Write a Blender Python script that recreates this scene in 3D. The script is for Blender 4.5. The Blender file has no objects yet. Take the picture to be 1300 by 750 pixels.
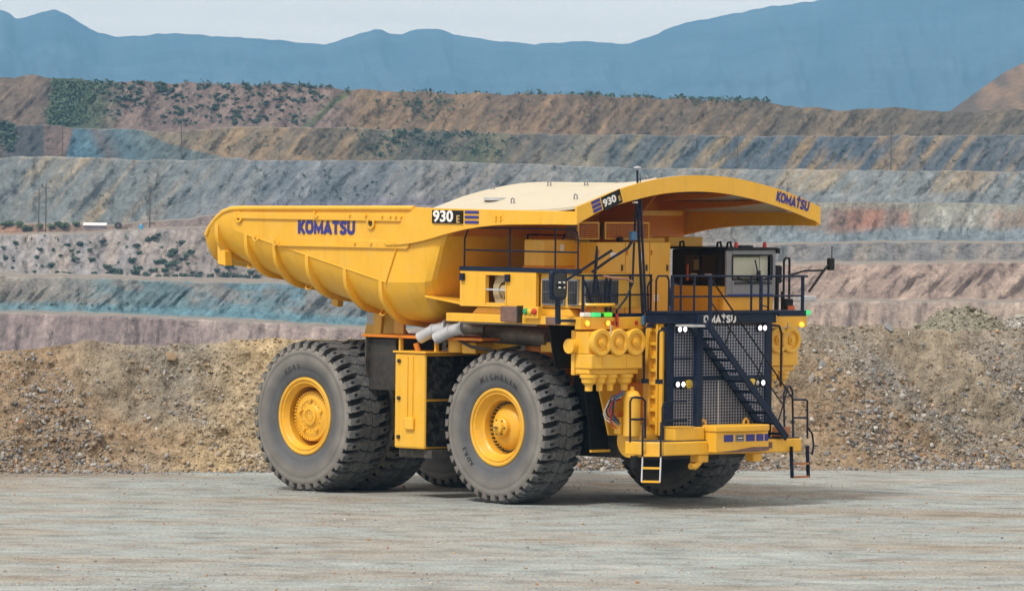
import bpy, bmesh, math, random
import numpy as np
from math import radians, sin, cos, pi, tan, atan2, sqrt
from mathutils import Vector, Matrix

scene = bpy.context.scene
COL = scene.collection
random.seed(7)
RNG = np.random.default_rng(7)

# ------------------------------------------------------------------ camera
FPX, YH, ROLL, CAM_H = 8000.0, 225.0, 0.011, 7.9625      # focal length in photo pixels, horizon row, roll, eye height
cam_d = bpy.data.cameras.new('camera')
cam = bpy.data.objects.new('camera', cam_d)
COL.objects.link(cam)
cam_d.sensor_fit = 'HORIZONTAL'
cam_d.sensor_width = 36.0
cam_d.lens = FPX / 1300.0 * 36.0
cam_d.shift_y = -(375.0 - YH) / 1300.0
cam_d.clip_start = 0.5
cam_d.clip_end = 60000.0
cam.matrix_world = Matrix.Translation((0, 0, CAM_H)) @ Matrix.Rotation(pi / 2, 4, 'X') @ Matrix.Rotation(ROLL, 4, 'Z')
scene.camera = cam

# ------------------------------------------------------------------ sun, sky, exposure
SUN_DIR = Vector((-0.40, -0.55, 0.92)).normalized()       # towards the sun
SUN_EL = math.asin(SUN_DIR.z)
SUN_ROT = atan2(SUN_DIR.x, SUN_DIR.y)
sun_d = bpy.data.lights.new('sun', 'SUN')
sun_d.energy = 1.5
sun_d.angle = radians(11)
sun_d.color = (1.0, 0.96, 0.90)
sun = bpy.data.objects.new('sun', sun_d)
COL.objects.link(sun)
sun.rotation_euler = SUN_DIR.to_track_quat('Z', 'Y').to_euler()

world = bpy.data.worlds.new('World')
scene.world = world
world.use_nodes = True
wn, wl = world.node_tree.nodes, world.node_tree.links
bg = wn['Background']
bg.inputs['Strength'].default_value = 0.1
sky = wn.new('ShaderNodeTexSky')
sky.sky_type = 'NISHITA'
sky.sun_disc = False
sky.sun_elevation = SUN_EL
sky.sun_rotation = SUN_ROT
tc = wn.new('ShaderNodeTexCoord')
mp = wn.new('ShaderNodeMapping')
mp.inputs['Scale'].default_value = (1.0, 1.0, 22.0)
cn = wn.new('ShaderNodeTexNoise')
cn.inputs['Scale'].default_value = 5.0
cn.inputs['Detail'].default_value = 8.0
cn.inputs['Roughness'].default_value = 0.55
cr = wn.new('ShaderNodeValToRGB')
cr.color_ramp.elements[0].position = 0.3
cr.color_ramp.elements[0].color = (0.80, 0.685, 0.585, 1)
cr.color_ramp.elements[1].position = 0.72
cr.color_ramp.elements[1].color = (1.0, 0.86, 0.735, 1)
cm = wn.new('ShaderNodeVectorMath')
cm.operation = 'SCALE'
cm.inputs['Scale'].default_value = 6.9
cx = wn.new('ShaderNodeMix')
cx.data_type = 'RGBA'
cx.inputs['Factor'].default_value = 0.86                   # overcast: mostly cloud
wl.new(tc.outputs['Generated'], mp.inputs['Vector'])
wl.new(mp.outputs['Vector'], cn.inputs['Vector'])
wl.new(cn.outputs['Fac'], cr.inputs['Fac'])
wl.new(cr.outputs['Color'], cm.inputs[0])
wl.new(sky.outputs['Color'], cx.inputs['A'])
wl.new(cm.outputs['Vector'], cx.inputs['B'])
wl.new(cx.outputs['Result'], bg.inputs['Color'])

vs = scene.view_settings
vs.view_transform = 'Standard'
vs.look = 'None'
vs.gamma = 1.0
vs.use_curve_mapping = False
vs.exposure = 0.92
scene.cycles.use_denoising = True
scene.cycles.max_bounces = 8
scene.cycles.diffuse_bounces = 4
scene.cycles.volume_bounces = 1

# ------------------------------------------------------------------ helpers
TRUCK_ROT = radians(-46.5)
TRUCK_O = Vector((2.2205, 156.5519, 0.0))
FW = Vector((cos(TRUCK_ROT), sin(TRUCK_ROT), 0))
LF = Vector((-sin(TRUCK_ROT), cos(TRUCK_ROT), 0))


def unroll(x, y):
    dx, dy = x - 650.0, y - YH
    c, n = cos(ROLL), sin(ROLL)
    return dx * c + dy * n, -dx * n + dy * c


def ray(x, y):
    u, v = unroll(x, y)
    return Vector((u / FPX, 1.0, -v / FPX))


def at(x, y, X=None, Y=None, Z=None):
    """point of the truck's own frame seen at photo pixel (x, y) on the plane X, Y or Z = const"""
    r = ray(x, y)
    o = Vector((0, 0, CAM_H)) - TRUCK_O
    if Z is not None:
        t = (Z - CAM_H) / r.z
    elif X is not None:
        t = (X - FW.dot(o)) / FW.dot(r)
    else:
        t = (Y - LF.dot(o)) / LF.dot(r)
    p = o + t * r
    return Vector((FW.dot(p), LF.dot(p), p.z))


def srgb(r, g, b):
    def f(c):
        c = c / 255.0
        return c / 12.92 if c <= 0.04045 else ((c + 0.055) / 1.055) ** 2.4
    return (f(r), f(g), f(b))


class MB:
    """collects shapes into one mesh"""
    def __init__(s):
        s.v, s.f = [], []

    def add(s, vs_, fs_):
        n = len(s.v)
        s.v.extend([tuple(p) for p in vs_])
        s.f.extend([tuple(i + n for i in f) for f in fs_])
        return s

    def box(s, x0, x1, y0, y1, z0, z1):
        a = [(x0, y0, z0), (x1, y0, z0), (x1, y1, z0), (x0, y1, z0), (x0, y0, z1), (x1, y0, z1), (x1, y1, z1), (x0, y1, z1)]
        return s.add(a, [(0, 3, 2, 1), (4, 5, 6, 7), (0, 1, 5, 4), (1, 2, 6, 5), (2, 3, 7, 6), (3, 0, 4, 7)])

    def bar(s, p, q, w, h, up=(0, 0, 1)):
        p, q = Vector(p), Vector(q)
        d = (q - p).normalized()
        up = Vector(up)
        a = d.cross(up)
        if a.length < 1e-4:
            a = d.cross(Vector((1, 0, 0)))
        a.normalize()
        b = a.cross(d).normalized()
        vs_ = []
        for c in (p, q):
            for i, j in ((-1, -1), (1, -1), (1, 1), (-1, 1)):
                vs_.append(c + a * (i * w / 2) + b * (j * h / 2))
        return s.add(vs_, [(3, 2, 1, 0), (4, 5, 6, 7), (0, 1, 5, 4), (1, 2, 6, 5), (2, 3, 7, 6), (3, 0, 4, 7)])

    def tube(s, pts, r, n=8, cap=True):
        pts = [Vector(p) for p in pts]
        rr = r if isinstance(r, (list, tuple)) else [r] * len(pts)
        base = len(s.v)
        prev = None
        for i, p in enumerate(pts):
            if i == 0:
                d = pts[1] - pts[0]
            elif i == len(pts) - 1:
                d = pts[-1] - pts[-2]
            else:
                d = (pts[i + 1] - p).normalized() + (p - pts[i - 1]).normalized()
            d.normalize()
            if prev is None:
                a = d.cross(Vector((0, 0, 1)))
                if a.length < 1e-3:
                    a = d.cross(Vector((1, 0, 0)))
            else:
                a = prev - d * prev.dot(d)
            a.normalize()
            prev = a
            b = d.cross(a)
            for k in range(n):
                t = 2 * pi * k / n
                s.v.append(tuple(p + (a * cos(t) + b * sin(t)) * rr[i]))
        for i in range(len(pts) - 1):
            for k in range(n):
                k2 = (k + 1) % n
                s.f.append((base + i * n + k, base + i * n + k2, base + (i + 1) * n + k2, base + (i + 1) * n + k))
        if cap:
            s.f.append(tuple(base + k for k in reversed(range(n))))
            e = base + (len(pts) - 1) * n
            s.f.append(tuple(e + k for k in range(n)))
        return s

    def lathe(s, prof, n=48, axis='y', c=(0, 0, 0), close=False):
        """prof: list of (r, t) with t along the axis"""
        base = len(s.v)
        for r, t in prof:
            for k in range(n):
                a = 2 * pi * k / n
                if axis == 'y':
                    s.v.append((c[0] + r * cos(a), c[1] + t, c[2] + r * sin(a)))
                elif axis == 'x':
                    s.v.append((c[0] + t, c[1] + r * cos(a), c[2] + r * sin(a)))
                else:
                    s.v.append((c[0] + r * cos(a), c[1] + r * sin(a), c[2] + t))
        m = len(prof)
        for i in range(m - 1 if not close else m):
            j = (i + 1) % m
            for k in range(n):
                k2 = (k + 1) % n
                s.f.append((base + i * n + k, base + i * n + k2, base + j * n + k2, base + j * n + k))
        return s

    def prism(s, poly, vec):
        """planar polygon extruded by vec"""
        vec = Vector(vec)
        n = len(poly)
        p0 = [Vector(p) for p in poly]
        return s.add(p0 + [p + vec for p in p0],
                     [tuple(reversed(range(n))), tuple(range(n, 2 * n))] +
                     [(i, (i + 1) % n, (i + 1) % n + n, i + n) for i in range(n)])

    def loft(s, rows, closed=False, cap=False):
        base = len(s.v)
        m = len(rows[0])
        for r in rows:
            s.v.extend([tuple(p) for p in r])
        for i in range(len(rows) - 1):
            for k in range(m if closed else m - 1):
                k2 = (k + 1) % m
                s.f.append((base + i * m + k, base + i * m + k2, base + (i + 1) * m + k2, base + (i + 1) * m + k))
        if cap:
            s.f.append(tuple(base + k for k in reversed(range(m))))
            s.f.append(tuple(base + (len(rows) - 1) * m + k for k in range(m)))
        return s

    def mesh(s, name, mat, smooth=None, fix=True):
        me = bpy.data.meshes.new(name)
        me.from_pydata(s.v, [], s.f)
        me.validate()
        if fix:
            b = bmesh.new()
            b.from_mesh(me)
            bmesh.ops.recalc_face_normals(b, faces=b.faces)
            b.to_mesh(me)
            b.free()
        if mat is not None:
            me.materials.append(mat)
        if smooth is not None:
            for p in me.polygons:
                p.use_smooth = True
            me.set_sharp_from_angle(angle=radians(smooth))
        return me

    def build(s, name, mat, parent=None, smooth=None, bevel=0.0, fix=True):
        o = bpy.data.objects.new(name, s.mesh(name, mat, smooth, fix))
        COL.objects.link(o)
        if parent is not None:
            o.parent = parent
        if bevel:
            md = o.modifiers.new('bevel', 'BEVEL')
            md.width = bevel
            md.segments = 2
            md.limit_method = 'ANGLE'
            md.angle_limit = radians(40)
        return o


def empty(name, parent=None, loc=(0, 0, 0), rz=0.0):
    o = bpy.data.objects.new(name, None)
    COL.objects.link(o)
    o.location = loc
    o.rotation_euler = (0, 0, rz)
    if parent is not None:
        o.parent = parent
    return o


def tag(o, label=None, cat=None, group=None, kind=None):
    for k, val in (('label', label), ('category', cat), ('group', group), ('kind', kind)):
        if val:
            o[k] = val
    return o


def text_mesh(body, size, bold, extrude=0.006, xscale=1.0):
    cu = bpy.data.curves.new('lettering', 'FONT')
    cu.body = body
    cu.size = size
    cu.offset = bold * size
    cu.extrude = extrude
    cu.resolution_u = 3
    cu.align_x = 'CENTER'
    cu.align_y = 'CENTER'
    ob = bpy.data.objects.new('lettering', cu)
    COL.objects.link(ob)
    dg = bpy.context.evaluated_depsgraph_get()
    dg.update()
    me = bpy.data.meshes.new_from_object(ob.evaluated_get(dg))
    bpy.data.objects.remove(ob)
    bpy.data.curves.remove(cu)
    co = np.empty(len(me.vertices) * 3)
    me.vertices.foreach_get('co', co)
    co = co.reshape(-1, 3)
    co[:, 0] *= xscale
    return co, [tuple(p.vertices) for p in me.polygons]


GLYPH = {
    'K': (0.80, [([(.13, 0), (.13, 1)], 0), ([(.74, 1.0), (.27, .5), (.76, 0.0)], 0)]),
    'O': (0.96, [([(.13, .5), (.16, .72), (.28, .86), (.48, .89), (.68, .86), (.80, .72), (.83, .5), (.80, .28), (.68, .14), (.48, .11), (.28, .14), (.16, .28)], 1)]),
    'M': (1.06, [([(.13, 0), (.13, .80), (.53, .22), (.93, .80), (.93, 0)], 0)]),
    'A': (0.96, [([(.08, 0), (.48, .84), (.88, 0)], 0), ([(.30, .25), (.66, .25)], 0)]),
    'T': (0.80, [([(.02, .88), (.78, .88)], 0), ([(.40, 0), (.40, .775)], 0), ([(.40, 1.0), (.40, 1.22)], 0)]),
    'S': (0.82, [([(.72, .74), (.62, .86), (.42, .89), (.22, .85), (.15, .72), (.24, .58), (.42, .51), (.60, .43), (.68, .28), (.60, .15), (.42, .11), (.20, .14), (.10, .27)], 0)]),
    'U': (0.88, [([(.13, 1), (.13, .36), (.20, .18), (.44, .11), (.68, .18), (.75, .36), (.75, 1)], 0)]),
}


def logo_mesh(body, height, width, sw=0.27, thick=0.008):
    """heavy sans lettering from mitred strokes; returns points centred on the word, faces, as text_mesh does"""
    tot = sum(GLYPH[c][0] for c in body) + 0.06 * (len(body) - 1)
    sx = width / tot
    pts_, fs_ = [], []
    x0 = -tot / 2
    for c in body:
        w, strokes = GLYPH[c]
        for si, (pl, closed) in enumerate(strokes):
            P_ = [Vector((p[0] + x0, p[1] - 0.5)) for p in pl]
            n_ = len(P_)
            L_, R_ = [], []
            for i in range(n_):
                if closed:
                    a, b = P_[i - 1], P_[(i + 1) % n_]
                else:
                    a, b = P_[max(i - 1, 0)], P_[min(i + 1, n_ - 1)]
                d1 = (P_[i] - a).normalized() if (P_[i] - a).length > 1e-6 else (b - P_[i]).normalized()
                d2 = (b - P_[i]).normalized() if (b - P_[i]).length > 1e-6 else d1
                n1, n2 = Vector((-d1.y, d1.x)), Vector((-d2.y, d2.x))
                m_ = (n1 + n2).normalized()
                k = sw / 2 / max(0.45, m_.dot(n1))
                L_.append(P_[i] + m_ * k)
                R_.append(P_[i] - m_ * k)
            base = len(pts_)
            zt = thick + si * 0.002
            for q in range(n_):
                for v_, z_ in ((L_[q], 0.0), (R_[q], 0.0), (R_[q], zt), (L_[q], zt)):
                    pts_.append((v_.x * sx, v_.y * height, z_))
            for q in range(n_ if closed else n_ - 1):
                r_ = (q + 1) % n_
                for e in range(4):
                    e2 = (e + 1) % 4
                    fs_.append((base + q * 4 + e, base + q * 4 + e2, base + r_ * 4 + e2, base + r_ * 4 + e))
            if not closed:
                fs_.append((base, base + 1, base + 2, base + 3))
                e = base + (n_ - 1) * 4
                fs_.append((e + 3, e + 2, e + 1, e))
        x0 += w + 0.06
    return np.array(pts_), fs_


# value noise in numpy
class Noise:
    def __init__(s, seed):
        s.t = np.random.default_rng(seed).random((256, 256))

    def n2(s, x, y):
        xi, yi = np.floor(x).astype(int), np.floor(y).astype(int)
        fx, fy = x - xi, y - yi
        fx, fy = fx * fx * (3 - 2 * fx), fy * fy * (3 - 2 * fy)
        t = s.t
        a, b = t[xi % 256, yi % 256], t[(xi + 1) % 256, yi % 256]
        c, d = t[xi % 256, (yi + 1) % 256], t[(xi + 1) % 256, (yi + 1) % 256]
        return (a * (1 - fx) + b * fx) * (1 - fy) + (c * (1 - fx) + d * fx) * fy

    def fbm(s, x, y, o=5, g=0.5):
        r, amp, tot = 0, 1, 0
        for i in range(o):
            r = r + amp * s.n2(x * 2 ** i + 17.3 * i, y * 2 ** i + 9.1 * i)
            tot += amp
            amp *= g
        return r / tot


# ------------------------------------------------------------------ materials
def new_mat(name):
    m = bpy.data.materials.new(name)
    m.use_nodes = True
    nt = m.node_tree
    return m, nt, nt.nodes, nt.links, nt.nodes['Principled BSDF']


def paint(name, col, rough=0.45, wear=0.18, metal=0.0, dust=None, dust_amt=0.25, scale=1.3, bump=0.0, coat=0.0, grime=None, spec=0.5):
    """painted or plain surface with uneven colour, dust and roughness"""
    m, nt, N, L, b = new_mat(name)
    t = N.new('ShaderNodeTexCoord')
    n1 = N.new('ShaderNodeTexNoise')
    n1.inputs['Scale'].default_value = scale
    n1.inputs['Detail'].default_value = 8
    n1.inputs['Roughness'].default_value = 0.65
    L.new(t.outputs['Object'], n1.inputs['Vector'])
    r1 = N.new('ShaderNodeValToRGB')
    e = r1.color_ramp.elements
    e[0].position, e[1].position = 0.3, 0.72
    e[0].color = (*[c * (1 - wear) for c in col], 1)
    e[1].color = (*[min(1, c * (1 + wear * 0.5)) for c in col], 1)
    L.new(n1.outputs['Fac'], r1.inputs['Fac'])
    out = r1.outputs['Color']
    if dust is not None:
        n2 = N.new('ShaderNodeTexNoise')
        n2.inputs['Scale'].default_value = scale * 2.7
        n2.inputs['Detail'].default_value = 10
        n2.inputs['Roughness'].default_value = 0.7
        L.new(t.outputs['Object'], n2.inputs['Vector'])
        r2 = N.new('ShaderNodeMapRange')
        r2.inputs['From Min'].default_value = 0.45
        r2.inputs['From Max'].default_value = 0.8
        r2.inputs['To Max'].default_value = dust_amt
        L.new(n2.outputs['Fac'], r2.inputs['Value'])
        mx = N.new('ShaderNodeMix')
        mx.data_type = 'RGBA'
        mx.inputs['B'].default_value = (*dust, 1)
        L.new(r2.outputs['Result'], mx.inputs['Factor'])
        L.new(out, mx.inputs['A'])
        out = mx.outputs['Result']
    if grime is not None:                                  # run-down streaks, longer than wide
        mg = N.new('ShaderNodeMapping')
        mg.inputs['Scale'].default_value = (3.2, 3.2, 0.45)
        L.new(t.outputs['Object'], mg.inputs['Vector'])
        n4 = N.new('ShaderNodeTexNoise')
        n4.inputs['Scale'].default_value = 1.4
        n4.inputs['Detail'].default_value = 9
        n4.inputs['Roughness'].default_value = 0.68
        L.new(mg.outputs['Vector'], n4.inputs['Vector'])
        r4 = N.new('ShaderNodeMapRange')
        r4.inputs['From Min'].default_value = 0.5
        r4.inputs['From Max'].default_value = 0.82
        r4.inputs['To Max'].default_value = 0.38
        L.new(n4.outputs['Fac'], r4.inputs['Value'])
        m4 = N.new('ShaderNodeMix')
        m4.data_type = 'RGBA'
        m4.inputs['B'].default_value = (*grime, 1)
        L.new(r4.outputs['Result'], m4.inputs['Factor'])
        L.new(out, m4.inputs['A'])
        out = m4.outputs['Result']
    L.new(out, b.inputs['Base Color'])
    rr = N.new('ShaderNodeMapRange')
    rr.inputs['To Min'].default_value = max(0.05, rough - 0.1)
    rr.inputs['To Max'].default_value = min(1, rough + 0.15)
    L.new(n1.outputs['Fac'], rr.inputs['Value'])
    L.new(rr.outputs['Result'], b.inputs['Roughness'])
    b.inputs['Metallic'].default_value = metal
    b.inputs['Coat Weight'].default_value = coat
    b.inputs['Specular IOR Level'].default_value = spec
    if bump:
        bp = N.new('ShaderNodeBump')
        bp.inputs['Strength'].default_value = bump
        bp.inputs['Distance'].default_value = 0.02
        n3 = N.new('ShaderNodeTexNoise')
        n3.inputs['Scale'].default_value = 30
        n3.inputs['Detail'].default_value = 6
        L.new(t.outputs['Object'], n3.inputs['Vector'])
        L.new(n3.outputs['Fac'], bp.inputs['Height'])
        L.new(bp.outputs['Normal'], b.inputs['Normal'])
    return m


def emitter(name, col, strength):
    m, nt, N, L, b = new_mat(name)
    b.inputs['Base Color'].default_value = (*col, 1)
    b.inputs['Emission Color'].default_value = (*col, 1)
    b.inputs['Emission Strength'].default_value = strength
    return m


M = {}
DUST = (0.42, 0.36, 0.27)
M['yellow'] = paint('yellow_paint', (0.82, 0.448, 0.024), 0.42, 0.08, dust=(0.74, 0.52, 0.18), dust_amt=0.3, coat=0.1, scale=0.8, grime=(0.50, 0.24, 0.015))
M['yellow2'] = paint('yellow_paint_shaded', (0.66, 0.205, 0.006), 0.5, 0.15, dust=(0.4, 0.15, 0.02), dust_amt=0.2)  # redder copy of the yellow: deep shade under canopy and body put into the colour
M['wheelyellow'] = paint('wheel_yellow', (0.80, 0.43, 0.02), 0.38, 0.14, dust=(0.46, 0.34, 0.16), dust_amt=0.5, scale=3)
M['roof'] = paint('dust_and_glare_roof', (0.54, 0.50, 0.39), 0.6, 0.08, dust=(0.58, 0.48, 0.28), dust_amt=0.35, scale=0.8)  # pale cream for dust and for sky glare put into the colour
M['navy'] = paint('navy_paint', (0.006, 0.014, 0.038), 0.42, 0.3, dust=(0.05, 0.07, 0.11), dust_amt=0.25, scale=3, spec=0.22)
M['logo'] = paint('logo_blue', (0.025, 0.03, 0.24), 0.4, 0.1)
M['white'] = paint('white_paint', (0.8, 0.8, 0.78), 0.5, 0.05)
M['rubber'] = paint('tread_rubber', (0.085, 0.092, 0.098), 0.7, 0.35, dust=(0.30, 0.29, 0.27), dust_amt=0.6, scale=2.2, bump=0.25)
M['groove'] = paint('tread_groove', (0.012, 0.012, 0.012), 0.9, 0.3, dust=(0.07, 0.065, 0.06), dust_amt=0.3, scale=2.0)
M['black'] = paint('black_paint', (0.006, 0.006, 0.007), 0.4, 0.3, dust=(0.06, 0.06, 0.06), dust_amt=0.25, scale=4, spec=0.25)
M['tankblack'] = paint('grimy_black_panel', (0.008, 0.008, 0.009), 0.6, 0.4, dust=(0.16, 0.15, 0.135), dust_amt=0.6, scale=1.6, spec=0.2)
M['flap'] = paint('dusty_flap', (0.05, 0.048, 0.045), 0.8, 0.4, dust=(0.25, 0.22, 0.17), dust_amt=0.7, scale=1.6)
M['dark'] = paint('dark_steel', (0.03, 0.028, 0.026), 0.6, 0.4, dust=(0.12, 0.09, 0.06), dust_amt=0.5, scale=3)
M['steel'] = paint('grey_steel', (0.50, 0.52, 0.55), 0.38, 0.2, metal=0.15, scale=3)
M['muffler'] = paint('muffler_steel', (0.16, 0.14, 0.12), 0.5, 0.5, metal=0.4, dust=(0.3, 0.22, 0.13), dust_amt=0.6, scale=2)
M['greypaint'] = paint('cab_grey', (0.22, 0.23, 0.25), 0.45, 0.15, scale=3)
M['screen'] = paint('grille_bar', (0.34, 0.36, 0.44), 0.45, 0.2, metal=0.1, scale=4)
M['rust'] = paint('rusty_plate', (0.19, 0.11, 0.09), 0.7, 0.4, scale=5)
M['red'] = paint('red_plastic', (0.55, 0.03, 0.02), 0.35, 0.1)
M['green'] = paint('green_plastic', (0.02, 0.32, 0.10), 0.35, 0.1)
M['amberp'] = paint('amber_plastic', (0.75, 0.5, 0.03), 0.35, 0.1)
M['hose'] = paint('blue_hose', (0.05, 0.16, 0.32), 0.5, 0.3, scale=5)
M['rustrung'] = paint('rusty_orange_rung', (0.34, 0.13, 0.045), 0.6, 0.3)
M['orange'] = paint('orange_warning', (0.65, 0.12, 0.03), 0.5, 0.2)
M['lamp'] = emitter('headlamp_lit', (1.0, 0.97, 0.95), 1.1)
M['amber'] = emitter('amber_lit', (1.0, 0.45, 0.04), 0.8)
M['greenlit'] = emitter('green_lit', (0.05, 0.7, 0.22), 0.3)
M['limelit'] = emitter('lime_lit', (0.12, 0.75, 0.05), 0.3)


def glass(name, tint, rough=0.05):
    m, nt, N, L, b = new_mat(name)
    b.inputs['Base Color'].default_value = (*tint, 1)
    b.inputs['Roughness'].default_value = rough
    b.inputs['IOR'].default_value = 1.5
    b.inputs['Specular IOR Level'].default_value = 0.8
    return m


M['darkglass'] = glass('dark_glass', (0.008, 0.008, 0.008))
m, nt, N, L, b = new_mat('clear_glass')
b.inputs['Base Color'].default_value = (0.9, 0.92, 0.9, 1)
b.inputs['Transmission Weight'].default_value = 1.0
b.inputs['Roughness'].default_value = 0.0
b.inputs['IOR'].default_value = 1.05
M['clear'] = m
M['blind'] = paint('pale_blind', (0.74, 0.72, 0.62), 0.6, 0.1, scale=4)


def sidewall_material():
    """tyre: brown-grey scuffed sidewall, ring marks follow the radius"""
    m, nt, N, L, b = new_mat('tyre_sidewall')
    t = N.new('ShaderNodeTexCoord')
    sx = N.new('ShaderNodeSeparateXYZ')
    L.new(t.outputs['Object'], sx.inputs[0])
    cb = N.new('ShaderNodeCombineXYZ')
    L.new(sx.outputs['X'], cb.inputs['X'])
    L.new(sx.outputs['Z'], cb.inputs['Y'])
    ln = N.new('ShaderNodeVectorMath')
    ln.operation = 'LENGTH'
    L.new(cb.outputs[0], ln.inputs[0])
    rp = N.new('ShaderNodeMapRange')
    rp.inputs['From Min'].default_value = 0.9
    rp.inputs['From Max'].default_value = 1.8
    L.new(ln.outputs['Value'], rp.inputs['Value'])
    cr_ = N.new('ShaderNodeValToRGB')
    e = cr_.color_ramp.elements
    e[0].position, e[0].color = 0.0, (0.085, 0.09, 0.098, 1)
    e[1].position, e[1].color = 1.0, (0.15, 0.145, 0.135, 1)
    for p_, c_ in ((0.32, (0.10, 0.107, 0.118)), (0.42, (0.135, 0.135, 0.133)), (0.62, (0.195, 0.182, 0.165)), (0.70, (0.16, 0.16, 0.15)), (0.8, (0.235, 0.22, 0.198))):
        x = e.new(p_)
        x.color = (*c_, 1)
    L.new(rp.outputs['Result'], cr_.inputs['Fac'])
    n1 = N.new('ShaderNodeTexNoise')
    n1.inputs['Scale'].default_value = 1.6
    n1.inputs['Detail'].default_value = 9
    L.new(t.outputs['Object'], n1.inputs['Vector'])
    mr = N.new('ShaderNodeMapRange')
    mr.inputs['From Min'].default_value = 0.3
    mr.inputs['From Max'].default_value = 0.75
    mr.inputs['To Min'].default_value = 0.72
    mr.inputs['To Max'].default_value = 1.2
    L.new(n1.outputs['Fac'], mr.inputs['Value'])
    vm = N.new('ShaderNodeVectorMath')
    vm.operation = 'SCALE'
    L.new(cr_.outputs['Color'], vm.inputs[0])
    L.new(mr.outputs['Result'], vm.inputs['Scale'])
    L.new(vm.outputs['Vector'], b.inputs['Base Color'])
    b.inputs['Roughness'].default_value = 0.62
    return m


M['sidewall'] = sidewall_material()


def earth(name, mult=1.0, scale=0.05, detail_amt=0.25, bump=0.4, bump_scale=0.3, dist=0.5, rough=0.95):
    """soil and rock coloured by the mesh's own colour attribute with finer grain on top"""
    m, nt, N, L, b = new_mat(name)
    at_ = N.new('ShaderNodeAttribute')
    at_.attribute_name = 'soil'
    t = N.new('ShaderNodeTexCoord')
    n1 = N.new('ShaderNodeTexNoise')
    n1.inputs['Scale'].default_value = scale
    n1.inputs['Detail'].default_value = 10
    n1.inputs['Roughness'].default_value = 0.7
    L.new(t.outputs['Object'], n1.inputs['Vector'])
    mr = N.new('ShaderNodeMapRange')
    mr.inputs['From Min'].default_value = 0.25
    mr.inputs['From Max'].default_value = 0.75
    mr.inputs['To Min'].default_value = mult * (1 - detail_amt)
    mr.inputs['To Max'].default_value = mult * (1 + detail_amt)
    L.new(n1.outputs['Fac'], mr.inputs['Value'])
    vm = N.new('ShaderNodeVectorMath')
    vm.operation = 'SCALE'
    L.new(at_.outputs['Color'], vm.inputs[0])
    L.new(mr.outputs['Result'], vm.inputs['Scale'])
    L.new(vm.outputs['Vector'], b.inputs['Base Color'])
    b.inputs['Roughness'].default_value = rough
    b.inputs['Specular IOR Level'].default_value = 0.2
    bp = N.new('ShaderNodeBump')
    bp.inputs['Strength'].default_value = bump
    bp.inputs['Distance'].default_value = dist
    n2 = N.new('ShaderNodeTexNoise')
    n2.inputs['Scale'].default_value = bump_scale
    n2.inputs['Detail'].default_value = 8
    L.new(t.outputs['Object'], n2.inputs['Vector'])
    L.new(n2.outputs['Fac'], bp.inputs['Height'])
    L.new(bp.outputs['Normal'], b.inputs['Normal'])
    return m


M['terrain'] = earth('mine_rock', 1.0, 0.32, 0.5, 1.0, 0.4, 2.5)
M['mountain'] = earth('mountain_rock', 1.0, 0.003, 0.35, 0.3, 0.004, 60)
M['berm'] = earth('berm_soil', 1.0, 4.5, 0.55, 1.0, 11.0, 0.12)
M['stone'] = earth('loose_stone', 1.0, 3.0, 0.3, 0.5, 6.0, 0.05)


def grid_mesh(name, P3, colors, mat, smooth=True):
    """P3: (rows, cols, 3)"""
    R, C = P3.shape[:2]
    me = bpy.data.meshes.new(name)
    idx = np.arange(R * C).reshape(R, C)
    q = np.stack([idx[:-1, :-1], idx[:-1, 1:], idx[1:, 1:], idx[1:, :-1]], -1).reshape(-1, 4)
    me.vertices.add(R * C)
    me.vertices.foreach_set('co', P3.reshape(-1).astype(np.float32))
    me.loops.add(q.size)
    me.loops.foreach_set('vertex_index', q.reshape(-1).astype(np.int32))
    me.polygons.add(len(q))
    me.polygons.foreach_set('loop_start', np.arange(0, q.size, 4, dtype=np.int32))
    me.update(calc_edges=True)
    if colors is not None:
        ca = me.color_attributes.new('soil', 'FLOAT_COLOR', 'POINT')
        c4 = np.ones((R * C, 4), np.float32)
        c4[:, :3] = colors.reshape(-1, 3)
        ca.data.foreach_set('color', c4.reshape(-1))
    me.materials.append(mat)
    me.polygons.foreach_set('use_smooth', np.full(len(q), smooth))
    o = bpy.data.objects.new(name, me)
    COL.objects.link(o)
    return o


def lerp_poly(pts, x):
    a = np.array(pts, float)
    return np.interp(x, a[:, 0], a[:, 1])


CR, SR = cos(ROLL), sin(ROLL)


def v_of(x, y):
    return -(x - 650.0) * SR + (y - YH) * CR


def u_of(x, y):
    return (x - 650.0) * CR + (y - YH) * SR


# ================================================================== SETTING
NZ = [Noise(i) for i in range(11, 19)]

# ---- flat haul pad in front of and under the truck
gx = np.concatenate([[-420, -200, -80], np.arange(-40, -19, 0.5), np.arange(-19, 19.01, 0.11), np.arange(19.5, 40, 0.5), [80, 200, 420]])
gy = np.concatenate([[-60, 0, 60, 100, 112], np.arange(116, 181, 0.14)])
GX, GY = np.meshgrid(gx, gy)


def ground_z(x, y):
    a = NZ[0].fbm(x * 0.22 + 40, y * 0.5 + 11, 4) - 0.5
    b_ = NZ[1].fbm(x * 0.8 + 70, y * 3.0 + 31, 4) - 0.5
    fade = np.clip((y - 112) / 6, 0, 1) * np.clip((40 - np.abs(x)) / 15, 0, 1)
    return fade * (a * 0.06 + b_ * 0.05)


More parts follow.
